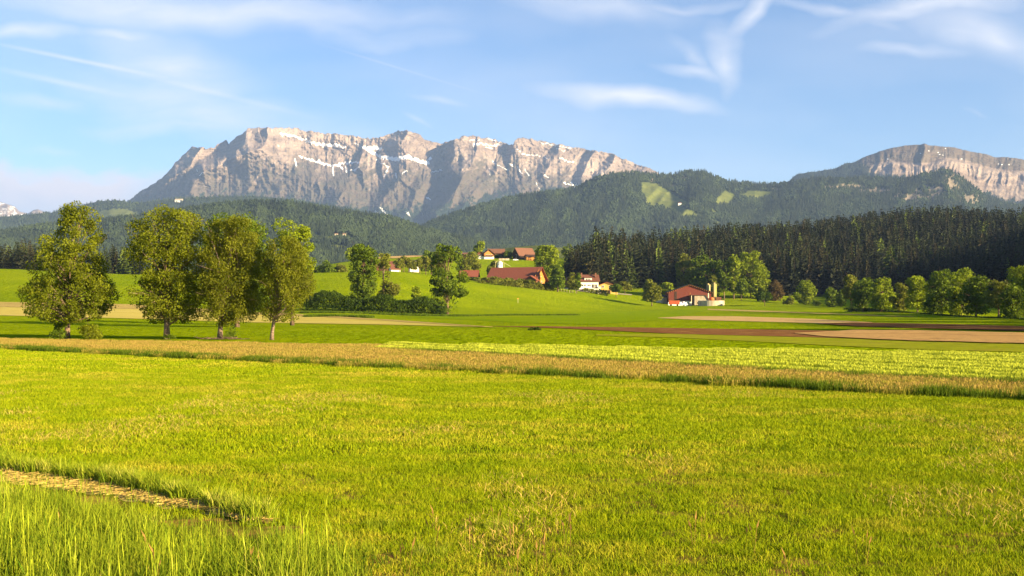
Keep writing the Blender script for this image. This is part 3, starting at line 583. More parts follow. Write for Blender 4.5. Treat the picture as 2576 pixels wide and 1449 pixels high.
HC = ridge('hill', [(1010,592),(1060,572),(1100,552),(1150,535),(1200,520),(1270,500),(1330,488),(1400,480),(1455,472),(1475,460),(1500,448),(1540,436),(1600,434),(1650,438),(1690,440),(1715,434),(1740,430),(1775,431),(1795,442),(1815,452),(1840,456),(1900,463),(1960,464),(1990,457),(2030,450),(2060,447),(2110,450),(2167,444),(2227,450),(2271,447),(2316,440),(2360,429),(2384,425),(2405,436),(2428,452),(2450,470),(2475,490),(2520,508),(2600,526),(2760,540),(3000,560)], 690, 3300, [(1010,4600),(1700,5300),(3000,5300)], hd(250, 120, 70, 40, .75, 221), M['hill'], step=3, nr=120,
           attrs=ma(MEAD_C, [(2300,498,40,9),(2350,480,30,9),(2395,462,16,16),(2200,480,30,6),(2130,470,26,5),(1960,476,14,3),(2080,470,20,2.4),(1720,449,7,5),(1700,468,10,2.5),(1640,452,5,5),(2440,500,20,12)]), back=900)
HE = ridge('far_meadow', [(1080,668),(1150,650),(1210,636),(1250,628),(1290,622),(1350,617),(1400,622),(1440,625),(1470,612),(1520,598),(1580,612),(1650,640)], 720, 1250, 1700, hd(25, 60, 8, 30, 0, 231), M['hill'], step=4, nr=50, attrs=lambda px, py, v: {'veg': np.ones(px.shape)}, back=300)
#FOREST
# ------------------------------------------------------------ far forests: countless trees, one object per slope
rng = np.random.default_rng(5)
def cone_proto(seed, tiers=2, n=5):
    r = np.random.default_rng(seed); V = []; Fc = []
    for t in range(tiers):
        z0 = .05+t*.42; z1 = min(1.0, z0+.62); rad = .19*(1-t*.38); b = len(V); a0 = r.random()*6
        for k in range(n): V.append((rad*(.8+.4*r.random())*math.cos(a0+k*6.283/n), rad*(.8+.4*r.random())*math.sin(a0+k*6.283/n), z0+.06*(r.random()-.5)))
        V.append((0, 0, z1))
        for k in range(n): Fc.append((b+k, b+(k+1) % n, b+n))
    return np.array(V), np.array(Fc)
def blob_proto(seed):
    r = np.random.default_rng(seed); V = []; Fc = []
    for c, s in (((0, 0, .45), .34), ((.14, .05, .62), .22), ((-.1, -.08, .3), .25)):
        b = len(V)
        for d in ((1,0,0),(0,1,0),(-1,0,0),(0,-1,0),(0,0,1.1),(0,0,-1)): V.append(tuple(c[i]+d[i]*s*(.75+.5*r.random()) for i in range(3)))
        for q in ((0,1,4),(1,2,4),(2,3,4),(3,0,4),(1,0,5),(2,1,5),(3,2,5),(0,3,5)): Fc.append(tuple(b+i for i in q))
    return np.array(V), np.array(Fc)
def replicate(protos, pos, scale, pick, rnd, rs):
    Vs = []; Fs = []; At = []; off = 0
    for k, (pv, pf) in enumerate(protos):
        m = pick == k; n = int(m.sum())
        if not n: continue
        a = rs.random(n)*6.283; c, s = np.cos(a)[:, None], np.sin(a)[:, None]; sc = scale[m][:, None]
        x = pv[None, :, 0]; y = pv[None, :, 1]; z = pv[None, :, 2]
        V = np.stack([(x*c-y*s)*sc, (x*s+y*c)*sc, z*sc+0*c], -1)+pos[m][:, None, :]
        Fa = pf[None]+(np.arange(n)*len(pv))[:, None, None]+off; off += n*len(pv)
        Vs.append(V.reshape(-1, 3)); Fs.append(Fa.reshape(-1, pf.shape[1]))
        At.append(np.clip(rnd[m][:, None]+(rs.random((n, len(pv)))-.5)*.25, 0, 1).ravel())
    return np.concatenate(Vs), np.concatenate(Fs), np.concatenate(At)
PROT = [cone_proto(i) for i in range(4)]+[blob_proto(i+10) for i in range(3)]
def wood_on(name, label, H, n, hmin, hmax, ok, dec=0.35, mat='needle_far', vmax=1.0):
    V, PX, PY, vg, wd = H; nr, nc = PX.shape
    i = rng.random(n)*(nr*vmax-1.01); j = rng.random(n)*(nc-1.01); i0 = i.astype(int); j0 = j.astype(int); fi = (i-i0)[:, None]; fj = (j-j0)[:, None]
    p = (V[i0, j0]*(1-fj)+V[i0, j0+1]*fj)*(1-fi)+(V[i0+1, j0]*(1-fj)+V[i0+1, j0+1]*fj)*fi
    px = PX[i0, j0]+fj[:, 0]*(PX[0, 1]-PX[0, 0]); py = PY[i0, j0]*(1-fi[:, 0])+PY[i0+1, j0]*fi[:, 0]
    k = ok(px, py, vg[i0, j0], wd[i0, j0]); p = p[k]; px = px[k]; py = py[k]; m = len(p)
    d = fbm(px/28, py/18, 3, 301); isd = (d+(rng.random(m)-.5)*.25) > (1-dec); pick = np.where(isd, 4+rng.integers(0, 3, m), rng.integers(0, 4, m))
    rnd = np.clip(np.where(isd, .55+.45*rng.random(m), .05+.5*rng.random(m)), 0, 1)
    h = hmin+(hmax-hmin)*rng.random(m); p[:, 2] -= 1.0
    Vv, Fv, A = replicate(PROT, p, h, pick, rnd, rng)
    o = link(name, mesh_np(name, Vv, Fv, M[mat], {'rnd': A})); return tag(o, label, 'forest', kind='stuff')
off_m = lambda px, py, vg, wd: vg < .5
wood_on('distant_forest', 'wooded foothill under the left end of the rocky mountain range', HA, 26000, 10, 18, lambda px, py, vg, wd: (vg < .5) & (px < 1000) & (py < 600), .4, 'needle_mtn')
wood_on('hill_forest', 'mixed forest covering the rounded hill behind the left birches', HB, 60000, 9, 17, lambda px, py, vg, wd: (vg < .5) & (py < 690), .47, 'needle_mtn')
wood_on('mountain_forest', 'dense conifer forest on the steep slopes below the right hand mountain', HC, 95000, 10, 20, lambda px, py, vg, wd: (vg < .5) & (wd < .3) & (px > 1020) & (py < 650), .42, 'needle_mtn')
wood_on('cliff_forest', 'scattered conifers clinging below the cliffs of the right hand mountain', rmass, 40000, 9, 16, lambda px, py, vg, wd: (wd > .6) & (py < 540) & (px > 1980), .1, 'needle_mtn')
wood_on('slope_forest', 'thin dark woods along the foot of the rocky mountain range', massif, 60000, 12, 20, lambda px, py, vg, wd: (wd > .7) & (py < 560) & (px > 320), .1, 'needle_mtn')
# ------------------------------------------------------------ spruces of the near forest
def spruce_arrays(seed, levels=17, nb=8, fat=.21, top=.85):
    r = np.random.default_rng(seed); V = []; lop = r.random()*6.28
    for l in range(levels):
        t = .10+.90*(l+r.random()*.5)/levels
        if t > .99: t = .99
        rad = fat*(1-t)**top*(1+.25*(r.random()-.5))+.008
        k = max(4, int(nb*(1-t*.4)))
        for b in range(k):
            a = lop+b*6.283/k+l*1.3+r.random()*.5; q = rad*(.60+.55*r.random()); dr = .22*q+.14*q*r.random(); c, s = math.cos(a), math.sin(a); wd = q*.30+.004
            z = t+.01*(r.random()-.5); zt = z-dr
            V += [(0, 0, z), (c*q*.6+s*wd, s*q*.6-c*wd, z-dr*.55), (c*q, s*q, zt), (c*q*.6-s*wd, s*q*.6+c*wd, z-dr*.5)]
            V += [(c*q*.15, s*q*.15, z+.012), (c*q*1.0, s*q*1.0, zt+.008), (c*q*.8, s*q*.8, zt-.022-.012*r.random()), (c*q*.3, s*q*.3, z-.02)]
    V += [(-.004, 0, .95), (.004, 0, .95), (.001, 0, 1.0), (-.001, 0, 1.0)]
    V = np.array(V); return V, np.arange(len(V)).reshape(-1, 4)
def spruce_mesh(seed, **k):
    V, Fc = spruce_arrays(seed, **k); r = np.random.default_rng(seed)
    rnd = np.clip(np.repeat(r.random(len(V)//4), 4)*.5+.3*V[:, 2], 0, 1)
    cr = mesh_np('crown', V*(1, 1, 1), Fc, M['needle'], {'rnd': rnd})
    mb = MB().tube([(0, 0, -.03), (0, 0, .5), (0, 0, .96)], [.011, .007, .001], 6)
    tr = bpy.data.meshes.new('trunk'); tr.from_pydata(mb.v, [], mb.f); tr.materials.append(M['bark_dark']); return cr, tr
SPR = [spruce_mesh(s, fat=f, top=tp) for s, f, tp in ((1,.22,.85),(2,.20,.75),(3,.25,.7),(4,.20,.9),(5,.26,.6),(6,.23,.7))]
def spruce(pos, h, k, rz, label, group, fat=1.0):
    e = empty('spruce_tree', pos, rz, label, 'tree', group); e.scale = (h*fat, h*fat, h); cr, tr = SPR[k]
    link('crown', cr, e); link('trunk', tr, e); return e
# forest edge: bearing -> distance where the trees begin
EDGE = [(1425,690),(1440,640),(1500,625),(1560,700),(1640,745),(1720,730),(1850,700),(1960,690),(2060,705),(2130,690),(2300,700),(2400,680),(2576,620),(2800,470),(3300,300)]
def forest_points():
    pts = []; cell = {}; s = 8.3
    rs = np.random.default_rng(77)
    for _ in range(26000):
        px = 1425+rs.random()*1975; e = np.interp(px, *zip(*EDGE)); Y = math.sqrt(rs.random()*(1320**2-e**2)+e**2)
        if Y > np.interp(px, [1425,1500,1640,1850,2100,3300], [900,980,1000,1050,1260,900]): continue
        if px < 1500 and Y > 700+ (px-1425)*4: continue
        X = (px-CX)/F*Y; key = (int(X//s), int(Y//s))
        if key in cell: continue
        cell[key] = 1; pts.append((Y, px, X))
    return sorted(pts)
FP = forest_points()
FZ = zfun(np.array([p[2] for p in FP]), np.array([p[0] for p in FP]))
rs = np.random.default_rng(9); rest = []; cnt = 0
def seen(px): return px < 2610
# the individually built trees are those that stand largest in view
order = [i for i in range(len(FP)) if seen(FP[i][1])]
perb = {}; chosen = set()
for i in order:
    b = int(FP[i][1]//6)
    if perb.get(b, 0) < 1: perb[b] = perb.get(b, 0)+1; chosen.add(i)
for i in order:
    if len(chosen) >= 285: break
    chosen.add(i)
for i, (Y, px, X) in enumerate(FP):
    h = 22+12*rs.random()
    if px < 1470: h = 23+5*rs.random()
    hh = np.interp(px, [1425,1490,1500,1560,1700,1800], [24,27,33,31,28,28]) ; h = hh*(.70+.5*rs.random())
    if i in chosen:
        lb = ('spruce at the pointed left tip of the dark forest, behind the white house' if px < 1560 else 'spruce in the forest front between the yellow house and the red barn' if px < 1690 else
              'spruce rising behind the bright trees beyond the red barn' if px < 1950 else 'dark spruce in the forest front above the open meadow right of the barn' if px < 2130 else 'dark spruce in the forest front above the right hand hedge row')
        spruce((X, Y, FZ[i]-.3), h, int(rs.integers(0, 6)), rs.random()*6.28, lb, 'spruces at the front of the right hand forest', .85+.4*rs.random())
    else: rest.append((X, Y, FZ[i]-.3, h))
rest = np.array(rest); low = [spruce_arrays(s, levels=15, nb=7, fat=f, top=tp) for s, f, tp in ((21,.25,.8),(22,.23,.75),(23,.27,.65),(24,.22,.85))]
pk = rs.integers(0, 4, len(rest)); Vv, Fv, A = replicate(low, rest[:, :3], rest[:, 3], pk, rs.random(len(rest))*.8, rs)
TRN = np.concatenate([np.repeat(rs.random(int((pk == k).sum())), len(low[k][0])) for k in range(4)])
tag(link('hillside_forest', mesh_np('hillside_forest', Vv, Fv, M['needle'], {'rnd': A, 'tree': TRN})), 'dense dark conifer forest rising up the right hillside behind its front row of spruces', 'forest', kind='stuff')
# spruces on the left, beyond the hill crest
for px, top in [(-60,612),(-38,605),(-18,618),(0,606),(14,603),(27,612),(40,604),(52,598),(64,596),(75,600),(88,606),(100,612),(230,612),(245,616),(258,620),(270,614),(281,610),(292,618),(303,612),(314,614),(324,619),(336,612),(350,620),(505,622),(520,616),(655,640),(665,634)]:
    for k in range(2):
        Y = 600+rs.random()*40+k*35; q = px+rs.normal()*3+k*6; z = zat(q, Y); h = CH+(HZ-top-6*k-rs.random()*6)/F*Y-z
        spruce(at(q, Y, -.3), max(10, h), int(rs.integers(0, 6)), rs.random()*6.28, 'brownish spruce in the tree line '+('left of the first birch' if px < 120 else 'seen between the first and second birch' if px < 400 else 'behind the gap of the second and third birch' if px < 600 else 'behind the weeping birch'), 'spruces beyond the left meadow', 1.25)
#TREES
# ------------------------------------------------------------ broadleaved trees
def leaf_quads(C, size, rs, droop=0.0, asp=.6):
    n = len(C); a = rs.normal(size=(n, 3)); a[:, 2] -= droop*1.6; a /= np.linalg.norm(a, axis=1)[:, None]
    b = rs.normal(size=(n, 3)); b -= (b*a).sum(1)[:, None]*a; b /= np.linalg.norm(b, axis=1)[:, None]+1e-9
    s = size*(.6+.8*rs.random(n))[:, None]; a = a*s*.5; b = b*s*.5*asp
    V = np.stack([C-a, C+b, C+a, C-b], 1).reshape(-1, 3); return V, np.arange(4*n).reshape(-1, 4)
def tree(name, label, px, Y, rows_, nleaf, leaf='leaf_green', bark='bark', trunk=.25, ncl=90, csz=None, droop=0.0, seed=0, cat='tree', group=None, lsz=None, limbs=26, bare=0.0, tb=.35, gap=.42, depth=1.0):
    rs = np.random.default_rng(seed+1000); base = at(px, Y); zb = base.z
    rws = sorted([(CH+(HZ-r[0])/F*Y-zb, (r[1]-px)/F*Y, (r[2]-px)/F*Y) for r in rows_]); hs = np.array([r[0] for r in rws]); xl = np.array([r[1] for r in rws]); xr = np.array([r[2] for r in rws])
    H = hs[-1]; h0 = hs[0]; wmax = (xr-xl).max()
    csz = csz or max(.5, wmax*.085); lsz = lsz or 2.0*Y/1097; nleaf = int(nleaf*(1.0 if Y < 100 else 1.5))
    hh = np.linspace(h0, H, 60); ww = np.interp(hh, hs, xr)-np.interp(hh, hs, xl); dn = np.clip(.35+(hh-h0)/(.22*(H-h0)), 0, 1); cdf = np.cumsum((ww+.02*wmax)*dn); cdf /= cdf[-1]
    def samp(n, shell):
        h = np.interp(rs.random(n), cdf, hh); l = np.interp(h, hs, xl); r = np.interp(h, hs, xr); c = (l+r)/2; rx = np.maximum((r-l)/2, .05)
        a = rs.random(n)*6.283; q = rs.random(n)**shell; return np.stack([c+rx*q*np.cos(a), rx*depth*q*np.sin(a), h], 1)
    CC = samp(ncl, .42); CC[:, 0] *= .96
    nz = vn(CC[:, 0]/(wmax*.22)+seed, CC[:, 1]/(wmax*.22), seed, CC[:, 2]/(wmax*.22)); CC = CC[nz > gap*.8]
    per = max(4, int(nleaf*.8/len(CC))); C = []
    cs = csz*(.6+.8*rs.random(len(CC)))
    for c, s_ in zip(CC, cs):
        d = rs.normal(size=(per, 3)); d /= np.linalg.norm(d, axis=1)[:, None]; q = d*(s_*(.55+.6*rs.random(per)**.6))[:, None]; q[:, 2] *= .7
        if droop: q[:, 2] -= droop*csz*1.6*rs.random(per)**1.2*(rs.random(per) < .55); q[:, :2] *= (1-.35*droop*(q[:, 2:3] < -.5*csz))
        C.append(c+q)
    S = samp(int(nleaf*.35), .42); nz = vn(S[:, 0]/(csz*1.5)+3, S[:, 1]/(csz*1.5), seed+5, S[:, 2]/(csz*1.5)); C.append(S[nz > gap+.12]); C = np.concatenate(C)
    C = C[(C[:, 2] > max(.1, h0-.7*csz*droop))]
    cl = np.minimum(np.maximum(C[:, 0], np.interp(C[:, 2], hs, xl)-.9*csz*rs.random(len(C))), np.interp(C[:, 2], hs, xr)+.9*csz*rs.random(len(C))); C[:, 0] = cl
    V, Fc = leaf_quads(C, lsz, rs, droop)
    cr = vn(C[:, 0]/csz/1.2, C[:, 1]/csz/1.2, seed+9, C[:, 2]/csz/1.2); rnd = np.clip(.6*rs.random(len(C))+1.2*(cr-.35), 0, 1)
    e = empty(name, base, 0, label, cat, group)
    mb = MB(); top = H*.9; wob = [(math.sin(k*1.7+seed)*.015*H*(k/8), math.cos(k*2.3+seed)*.015*H*(k/8)) for k in range(9)]
    mid = (np.interp(H*.8, hs, xl)+np.interp(H*.8, hs, xr))/2
    tp = [Vector((mid*(k/8)**1.4+wob[k][0], wob[k][1], -.3+(top+.3)*k/8)) for k in range(9)]
    mb.tube(tp, [trunk*(1.25 if k == 0 else 1)*(1-.88*(k/8)**.8) for k in range(9)], 8)
    idx = rs.permutation(len(CC))[:limbs]
    for i in idx:
        c = Vector(CC[i]); hz = max(h0*.8, min(top*.92, c.z*(.45+.3*rs.random()))); t = (hz+.3)/(top+.3)*8; k = min(7, int(t)); p0 = tp[k].lerp(tp[k+1], t-k)
        d = c-p0; m1 = p0+d*.4+Vector((0, 0, d.length*(.10-.1*droop))); r0 = trunk*tb*(1-.6*hz/H)
        mb.tube([p0, m1, p0+d*.75+Vector((0, 0, d.length*.07)), c], [r0, r0*.65, r0*.4, r0*.15], 5)
        for q in range(2):
            w_ = Vector(rs.normal(size=3))*csz*1.2; mb.tube([m1.lerp(c, .5), c+w_], [r0*.35, r0*.08], 4)
    mb.obj('trunk', M[bark], e, smooth=True)
    link('crown', mesh_np('crown', V, Fc, M[leaf], {'rnd': np.repeat(rnd, 4)}), e)
    return e
# the row of birches
tree('birch_tree', 'broad birch with a tall pointed top, leftmost of the row along the tall grass', 168, 92,
     [(505,186,200),(520,165,225),(545,150,252),(575,142,258),(600,105,258),(640,85,258),(680,80,262),(720,66,285),(750,60,294),(778,64,292),(792,74,275),(803,110,240),(810,150,200)], 46000, 'leaf_birch', 'bark_birch', .26, 230, .55, .35, 1, lsz=.16, limbs=60, gap=.44, tb=.33)
tree('birch_tree', 'large round topped birch with a low branch reaching left, second of the row', 420, 92,
     [(522,395,450),(535,365,480),(555,335,505),(590,322,515),(630,322,512),(670,335,505),(710,338,510),(735,312,515),(755,306,516),(772,345,510),(788,362,500),(802,372,490),(812,390,465)], 46000, 'leaf_birch', 'bark_birch', .28, 230, .62, .2, 2, lsz=.16, limbs=60, gap=.44, tb=.36)
tree('birch_tree', 'dense drooping birch with a thick trunk, third of the row', 553, 91,
     [(545,575,620),(560,545,650),(590,520,655),(640,505,658),(690,498,655),(740,495,655),(775,500,648),(800,508,635),(814,525,605)], 46000, 'leaf_birch_dry', 'bark_birch', .24, 230, .55, .6, 3, lsz=.14, limbs=50, gap=.44)
tree('birch_tree', 'slender weeping birch with a bare lower trunk, rightmost of the row', 683, 90,
     [(600,690,735),(625,670,765),(660,660,785),(700,656,790),(740,655,785),(770,657,765),(800,662,750)], 24000, 'leaf_birch_dry', 'bark_birch', .17, 170, .5, .9, 4, lsz=.14, limbs=46, gap=.42)
# further trees behind the row
tree('sycamore_tree', 'tall rounded dark green tree standing close behind the third birch', 596, 150, [(538,575,620),(548,545,645),(565,515,665),(600,510,685),(660,510,690),(720,520,690),(780,530,680),(800,560,650)], 13000, 'leaf_green', 'bark', .35, 150, .8, 0, 5)
tree('sycamore_tree', 'bright green tall tree with two lobed tops behind the weeping birch', 735, 165, [(558,700,722),(572,694,770),(590,697,778),(620,700,784),(650,702,788),(680,705,784),(720,705,775),(770,715,765)], 9000, 'leaf_bright', 'bark', .3, 110, .9, 0, 6)
tree('maple_tree', 'dark green maple with stacked lobes rising from the long hedge', 912, 318, [(618,896,928),(630,886,948),(655,886,948),(665,877,950),(690,878,948),(700,880,945),(710,884,940),(740,888,950),(765,895,940)], 8000, 'leaf_green', 'bark', .45, 90, 1.3, 0, 7)
tree('ash_tree', 'sparse tree with bare stems just right of the dark maple', 962, 325, [(640,958,982),(660,952,985),(690,952,985),(710,955,995),(728,965,1008),(745,950,985),(765,945,980)], 2600, 'leaf_olive', 'bark_birch', .4, 46, 1.2, 0, 8, gap=.5, limbs=30)
tree('maple_tree', 'airy broad tree with layered branches at the right end of the long hedge', 1125, 322, [(618,1102,1150),(640,1095,1160),(665,1088,1166),(690,1084,1172),(720,1080,1176),(745,1082,1170),(760,1088,1160),(785,1100,1140)], 8500, 'leaf_green', 'bark', .5, 80, 1.3, 0, 9, gap=.46, limbs=36)
tree('sapling', 'small pale sapling growing out of the hedge', 1045, 318, [(726,1042,1050),(738,1036,1056),(752,1034,1058),(768,1038,1054)], 900, 'leaf_bright', 'bark', .12, 20, .9, 0, 10)
tree('linden_tree', 'rounded tree with reddish twigs behind the airy hedge tree', 1172, 640, [(640,1160,1195),(652,1150,1206),(668,1148,1210),(685,1155,1200)], 2200, 'leaf_olive', 'bark', .4, 36, 1.8, 0, 11)
tree('linden_tree', 'round green tree left of the airy hedge tree, above the orchard', 1085, 640, [(634,1070,1100),(645,1060,1112),(665,1055,1118),(684,1064,1108)], 2300, 'leaf_green', 'bark', .4, 36, 1.8, 0, 12)
for k, (px, t, xl, xr) in enumerate([(1005,650,994,1014),(1016,648,1004,1027),(1028,650,1018,1037),(1039,655,1031,1047),(1056,650,1046,1066),(1071,648,1062,1082)]):
    lab = ['small orchard tree beside the dark roofed cottage', 'tallest orchard tree between the two cottages', 'third orchard tree from the left on the hill crest', 'lowest orchard tree in front of the white gabled house', 'orchard tree just right of the white gabled house', 'last orchard tree beside the round green tree'][k]
    tree('fruit_tree', lab, px, 600+3*k, [(t,px-4,px+4),(t+6,xl,xr),(t+15,xl-1,xr+1),(t+24,xl+2,xr-2)], 700, 'leaf_olive', 'bark', .22, 16, 1.1, 0, 20+k, group='orchard trees on the hill crest')
tree('shrub', 'rounded bush left of the dark maple on the hill crest', 822, 600, [(660,812,830),(668,800,842),(682,795,850),(691,800,848)], 1400, 'leaf_green', 'bark', .2, 20, 1.6, 0, 30, cat='bush')
tree('shrub', 'low olive bush on the hill crest beside the dark maple', 858, 600, [(668,850,866),(676,842,874),(690,840,878)], 1000, 'leaf_olive', 'bark', .2, 18, 1.4, 0, 31, cat='bush')
tree('shrub', 'small bush at the hill crest close to the weeping birch', 800, 598, [(672,794,806),(680,788,812),(690,786,814)], 700, 'leaf_green', 'bark', .15, 12, 1.4, 0, 32, cat='bush')
tree('poplar_tree', 'pale tree on the far meadow crest left of the dark maple', 882, 860, [(624,878,890),(636,871,896),(655,872,897)], 900, 'leaf_bright', 'bark', .3, 16, 2.2, 0, 33)
tree('walnut_tree', 'big bright round tree right of the red roofed farmhouse', 1376, 628, [(622,1360,1390),(632,1348,1402),(655,1342,1409),(680,1345,1408),(700,1352,1400),(716,1362,1392)], 6000, 'leaf_bright', 'bark', .5, 70, 2.0, 0, 34, gap=.36)
tree('bushy_tree', 'dark bushy tree between the big round tree and the white house', 1403, 578, [(668,1396,1408),(690,1388,1420),(715,1384,1422),(726,1388,1420)], 2600, 'leaf_green', 'bark', .3, 36, 1.5, 0, 35)
tree('bushy_tree', 'narrow olive tree in front of the brown farmhouse', 1436, 585, [(690,1432,1442),(705,1428,1450),(722,1428,1448),(728,1430,1446)], 1200, 'leaf_olive', 'bark', .2, 18, 1.3, 0, 36)
tree('bushy_tree', 'narrow dark tree standing at the left corner of the white house', 1451, 585, [(690,1446,1456),(705,1443,1458),(722,1444,1458),(729,1446,1456)], 1200, 'leaf_green', 'bark', .2, 18, 1.3, 0, 37)
tree('linden_tree', 'tall golden yellow tree behind the white house', 1490, 660, [(655,1478,1500),(665,1470,1504),(685,1465,1512),(705,1463,1516),(730,1468,1512)], 3200, 'leaf_yellow', 'bark', .4, 44, 1.8, 0, 38)
tree('fruit_tree', 'small round tree with a bare trunk beside the yellow house', 1550, 596, [(714,1544,1556),(720,1536,1563),(730,1535,1564),(735,1542,1556)], 900, 'leaf_green', 'bark', .22, 14, 1.2, 0, 39)
tree('fruit_tree', 'round bush behind the small tree beside the yellow house', 1572, 660, [(708,1564,1578),(718,1556,1588),(730,1556,1592)], 900, 'leaf_olive', 'bark', .22, 14, 1.4, 0, 40)
tree('pear_tree', 'lone rounded tree with a bare trunk left of the red barn', 1640, 560, [(707,1630,1646),(718,1620,1656),(735,1613,1664),(750,1616,1662),(758,1626,1652)], 2700, 'leaf_olive', 'bark', .3, 36, 1.5, 0, 41)
tree('pear_tree', 'pale green tree behind the lone tree left of the red barn', 1672, 650, [(711,1662,1684),(722,1652,1696),(740,1652,1700),(752,1658,1690)], 2000, 'leaf_bright', 'bark', .3, 26, 1.7, 0, 42)
tree('pear_tree', 'low tree showing just above the left slope of the barn roof', 1706, 665, [(722,1696,1716),(730,1688,1726),(744,1688,1728)], 1200, 'leaf_olive', 'bark', .3, 18, 1.7, 0, 43)
# trees in front of the forest
FT = [('broad bright green tree, biggest of the group beside the forest edge',1888,650,[(640,1866,1902),(655,1850,1918),(685,1840,1935),(715,1838,1945),(740,1845,1940),(752,1856,1925)],9000,'leaf_bright',2.2,90),
 ('tall birch like tree left of the biggest bright tree at the forest edge',1846,640,[(640,1838,1856),(660,1832,1860),(690,1832,1860),(720,1836,1856),(740,1838,1854)],2200,'leaf_bright',1.6,30),
 ('slim tree with a pale trunk behind the barn silos',1822,640,[(652,1812,1832),(675,1806,1836),(705,1806,1836),(735,1812,1832)],1900,'leaf_green',1.6,28),
 ('wide dark round tree with a sunlit top behind the barn',1780,655,[(645,1764,1796),(655,1740,1812),(680,1722,1820),(715,1720,1818),(745,1730,1810)],6000,'leaf_green',2.2,60),
 ('yellowish green tree standing left of the wide dark round tree',1722,660,[(640,1714,1732),(655,1706,1742),(690,1700,1746),(730,1704,1744)],2600,'leaf_olive',1.8,30),
 ('narrow olive tree standing to the right of the silos',1797,630,[(692,1790,1802),(715,1786,1806),(745,1788,1804)],1000,'leaf_olive',1.4,16),
 ('small round tree in front of the biggest bright tree',1865,622,[(702,1856,1872),(722,1850,1880),(740,1852,1878)],1200,'leaf_green',1.4,18),
 ('small dark apple tree standing alone on the meadow right of the barn',1924,560,[(735,1916,1930),(742,1904,1940),(752,1898,1944),(758,1904,1936)],1100,'leaf_dark',1.2,18),
 ('reddish brown tree between the biggest bright tree and the dark forest',1952,640,[(704,1944,1958),(722,1934,1970),(748,1930,1972),(762,1936,1968)],1800,'leaf_red',1.6,24),
 ('small pale blossoming tree on the meadow beyond the apple tree',1981,575,[(750,1974,1988),(757,1966,1998),(765,1970,1996)],700,'leaf_olive',1.1,12),
 ('rounded green tree alone before the dark forest, tallest right of the reddish tree',2026,600,[(705,2016,2038),(722,2004,2050),(745,2000,2056),(765,2006,2050)],3400,'leaf_bright',1.7,40),
 ('small upright tree on the meadow, left of the dark hedge',2090,540,[(725,2082,2098),(740,2077,2104),(758,2078,2106),(772,2086,2100)],1300,'leaf_green',1.3,18),
 ('small leaning tree close to the left end of the dark hedge',2116,540,[(735,2110,2122),(748,2106,2128),(768,2108,2128)],900,'leaf_green',1.2,14),
 ('low bush lit yellow in front of the dark forest',2050,585,[(760,2044,2060),(766,2040,2064),(772,2042,2062)],500,'leaf_bright',1.1,10)]
for k, (lab, px, Y, rw, n, lf, cs, nc) in enumerate(FT):
    tree('broadleaf_tree', lab, px, Y, rw, n, lf, 'bark_birch' if k in (1, 2) else 'bark', .32 if n > 1500 else .2, nc, cs, 0, 50+k)
RT = [('slim tree standing first in the right hand hedge row',2141,400,[(694,2132,2150),(708,2124,2158),(730,2122,2160),(752,2124,2158)],2400,'leaf_olive',1.2,30),
 ('dark round tree standing second in the right hand hedge row',2172,385,[(708,2162,2184),(722,2150,2200),(745,2145,2205),(775,2150,2200)],3600,'leaf_green',1.5,44),
 ('sunlit pale crowned tree left of the twisted one in the hedge row',2218,370,[(706,2206,2232),(720,2196,2244),(745,2190,2252),(778,2196,2246)],4200,'leaf_bright',1.5,46),
 ('thin twiggy tree between two sunlit ones in the hedge row',2262,355,[(712,2252,2272),(728,2246,2284),(752,2244,2286),(780,2250,2278)],2200,'leaf_olive',1.2,30),
 ('bright yellow green tree at the gap in the hedge row',2308,345,[(700,2294,2318),(712,2284,2330),(740,2278,2338),(775,2284,2330)],4600,'leaf_bright',1.4,46),
 ('large dark crowned tree standing right of the gap in the hedge row',2368,325,[(682,2356,2386),(694,2344,2402),(725,2334,2414),(765,2332,2416),(795,2342,2400)],7000,'leaf_green',1.6,70),
 ('large tree with a sunlit top in the middle of the biggest hedge trees',2418,312,[(684,2402,2436),(698,2392,2452),(730,2386,2458),(770,2388,2456),(795,2398,2440)],6500,'leaf_bright',1.6,64),
 ('rounded tree with a clear trunk, right one of the biggest hedge trees',2455,300,[(700,2440,2470),(715,2430,2484),(745,2426,2488),(775,2432,2484),(790,2440,2470)],5600,'leaf_green',1.4,56),
 ('open tree with forked trunk standing near the right edge',2512,280,[(712,2500,2524),(726,2490,2536),(750,2488,2540),(775,2494,2532)],3400,'leaf_olive',1.3,40),
 ('tall sunlit tree at the right edge behind the forked one',2562,285,[(676,2550,2582),(692,2540,2600),(725,2534,2612),(765,2536,2610),(795,2544,2600)],6500,'leaf_bright',1.5,64),
 ('dark tree in the right corner of the hedge row',2545,262,[(725,2532,2562),(745,2522,2574),(775,2522,2578),(805,2528,2570)],3600,'leaf_green',1.3,44)]
for k, (lab, px, Y, rw, n, lf, cs, nc) in enumerate(RT):
    tree('hedge_tree', lab, px, Y, rw, n, lf, 'bark', .28, nc, cs, 0, 80+k, limbs=30, tb=.42, gap=.38)
# trees of the same hedge row beyond the right edge of the view (their long shadows cross the field)
for k, (px, Y, t, wd) in enumerate([(2670,200,610,70),(2727,165,590,75),(2800,185,600,70),(2870,150,560,85),(2640,225,640,60),(2700,232,650,60),(2962,249,610,60),(3060,232,600,65),(2880,264,620,60),(2800,284,630,60),(3150,214,590,70),(3008,138,540,90),(3187,125,520,100),(3080,112,500,100),(3330,112,500,110)]):
    b = rowof(px, Y); tree('hedge_tree', 'tree of the hedge row just outside the right edge', px, Y, [(t,px-20,px+20),(t+30,px-wd,px+wd),(b-50,px-wd,px+wd),(b-12,px-wd*.6,px+wd*.6)], 5000, 'leaf_green', 'bark', .28, 60, 1.5, 0, 120+k, group='hedge trees outside the right edge', lsz=.6)
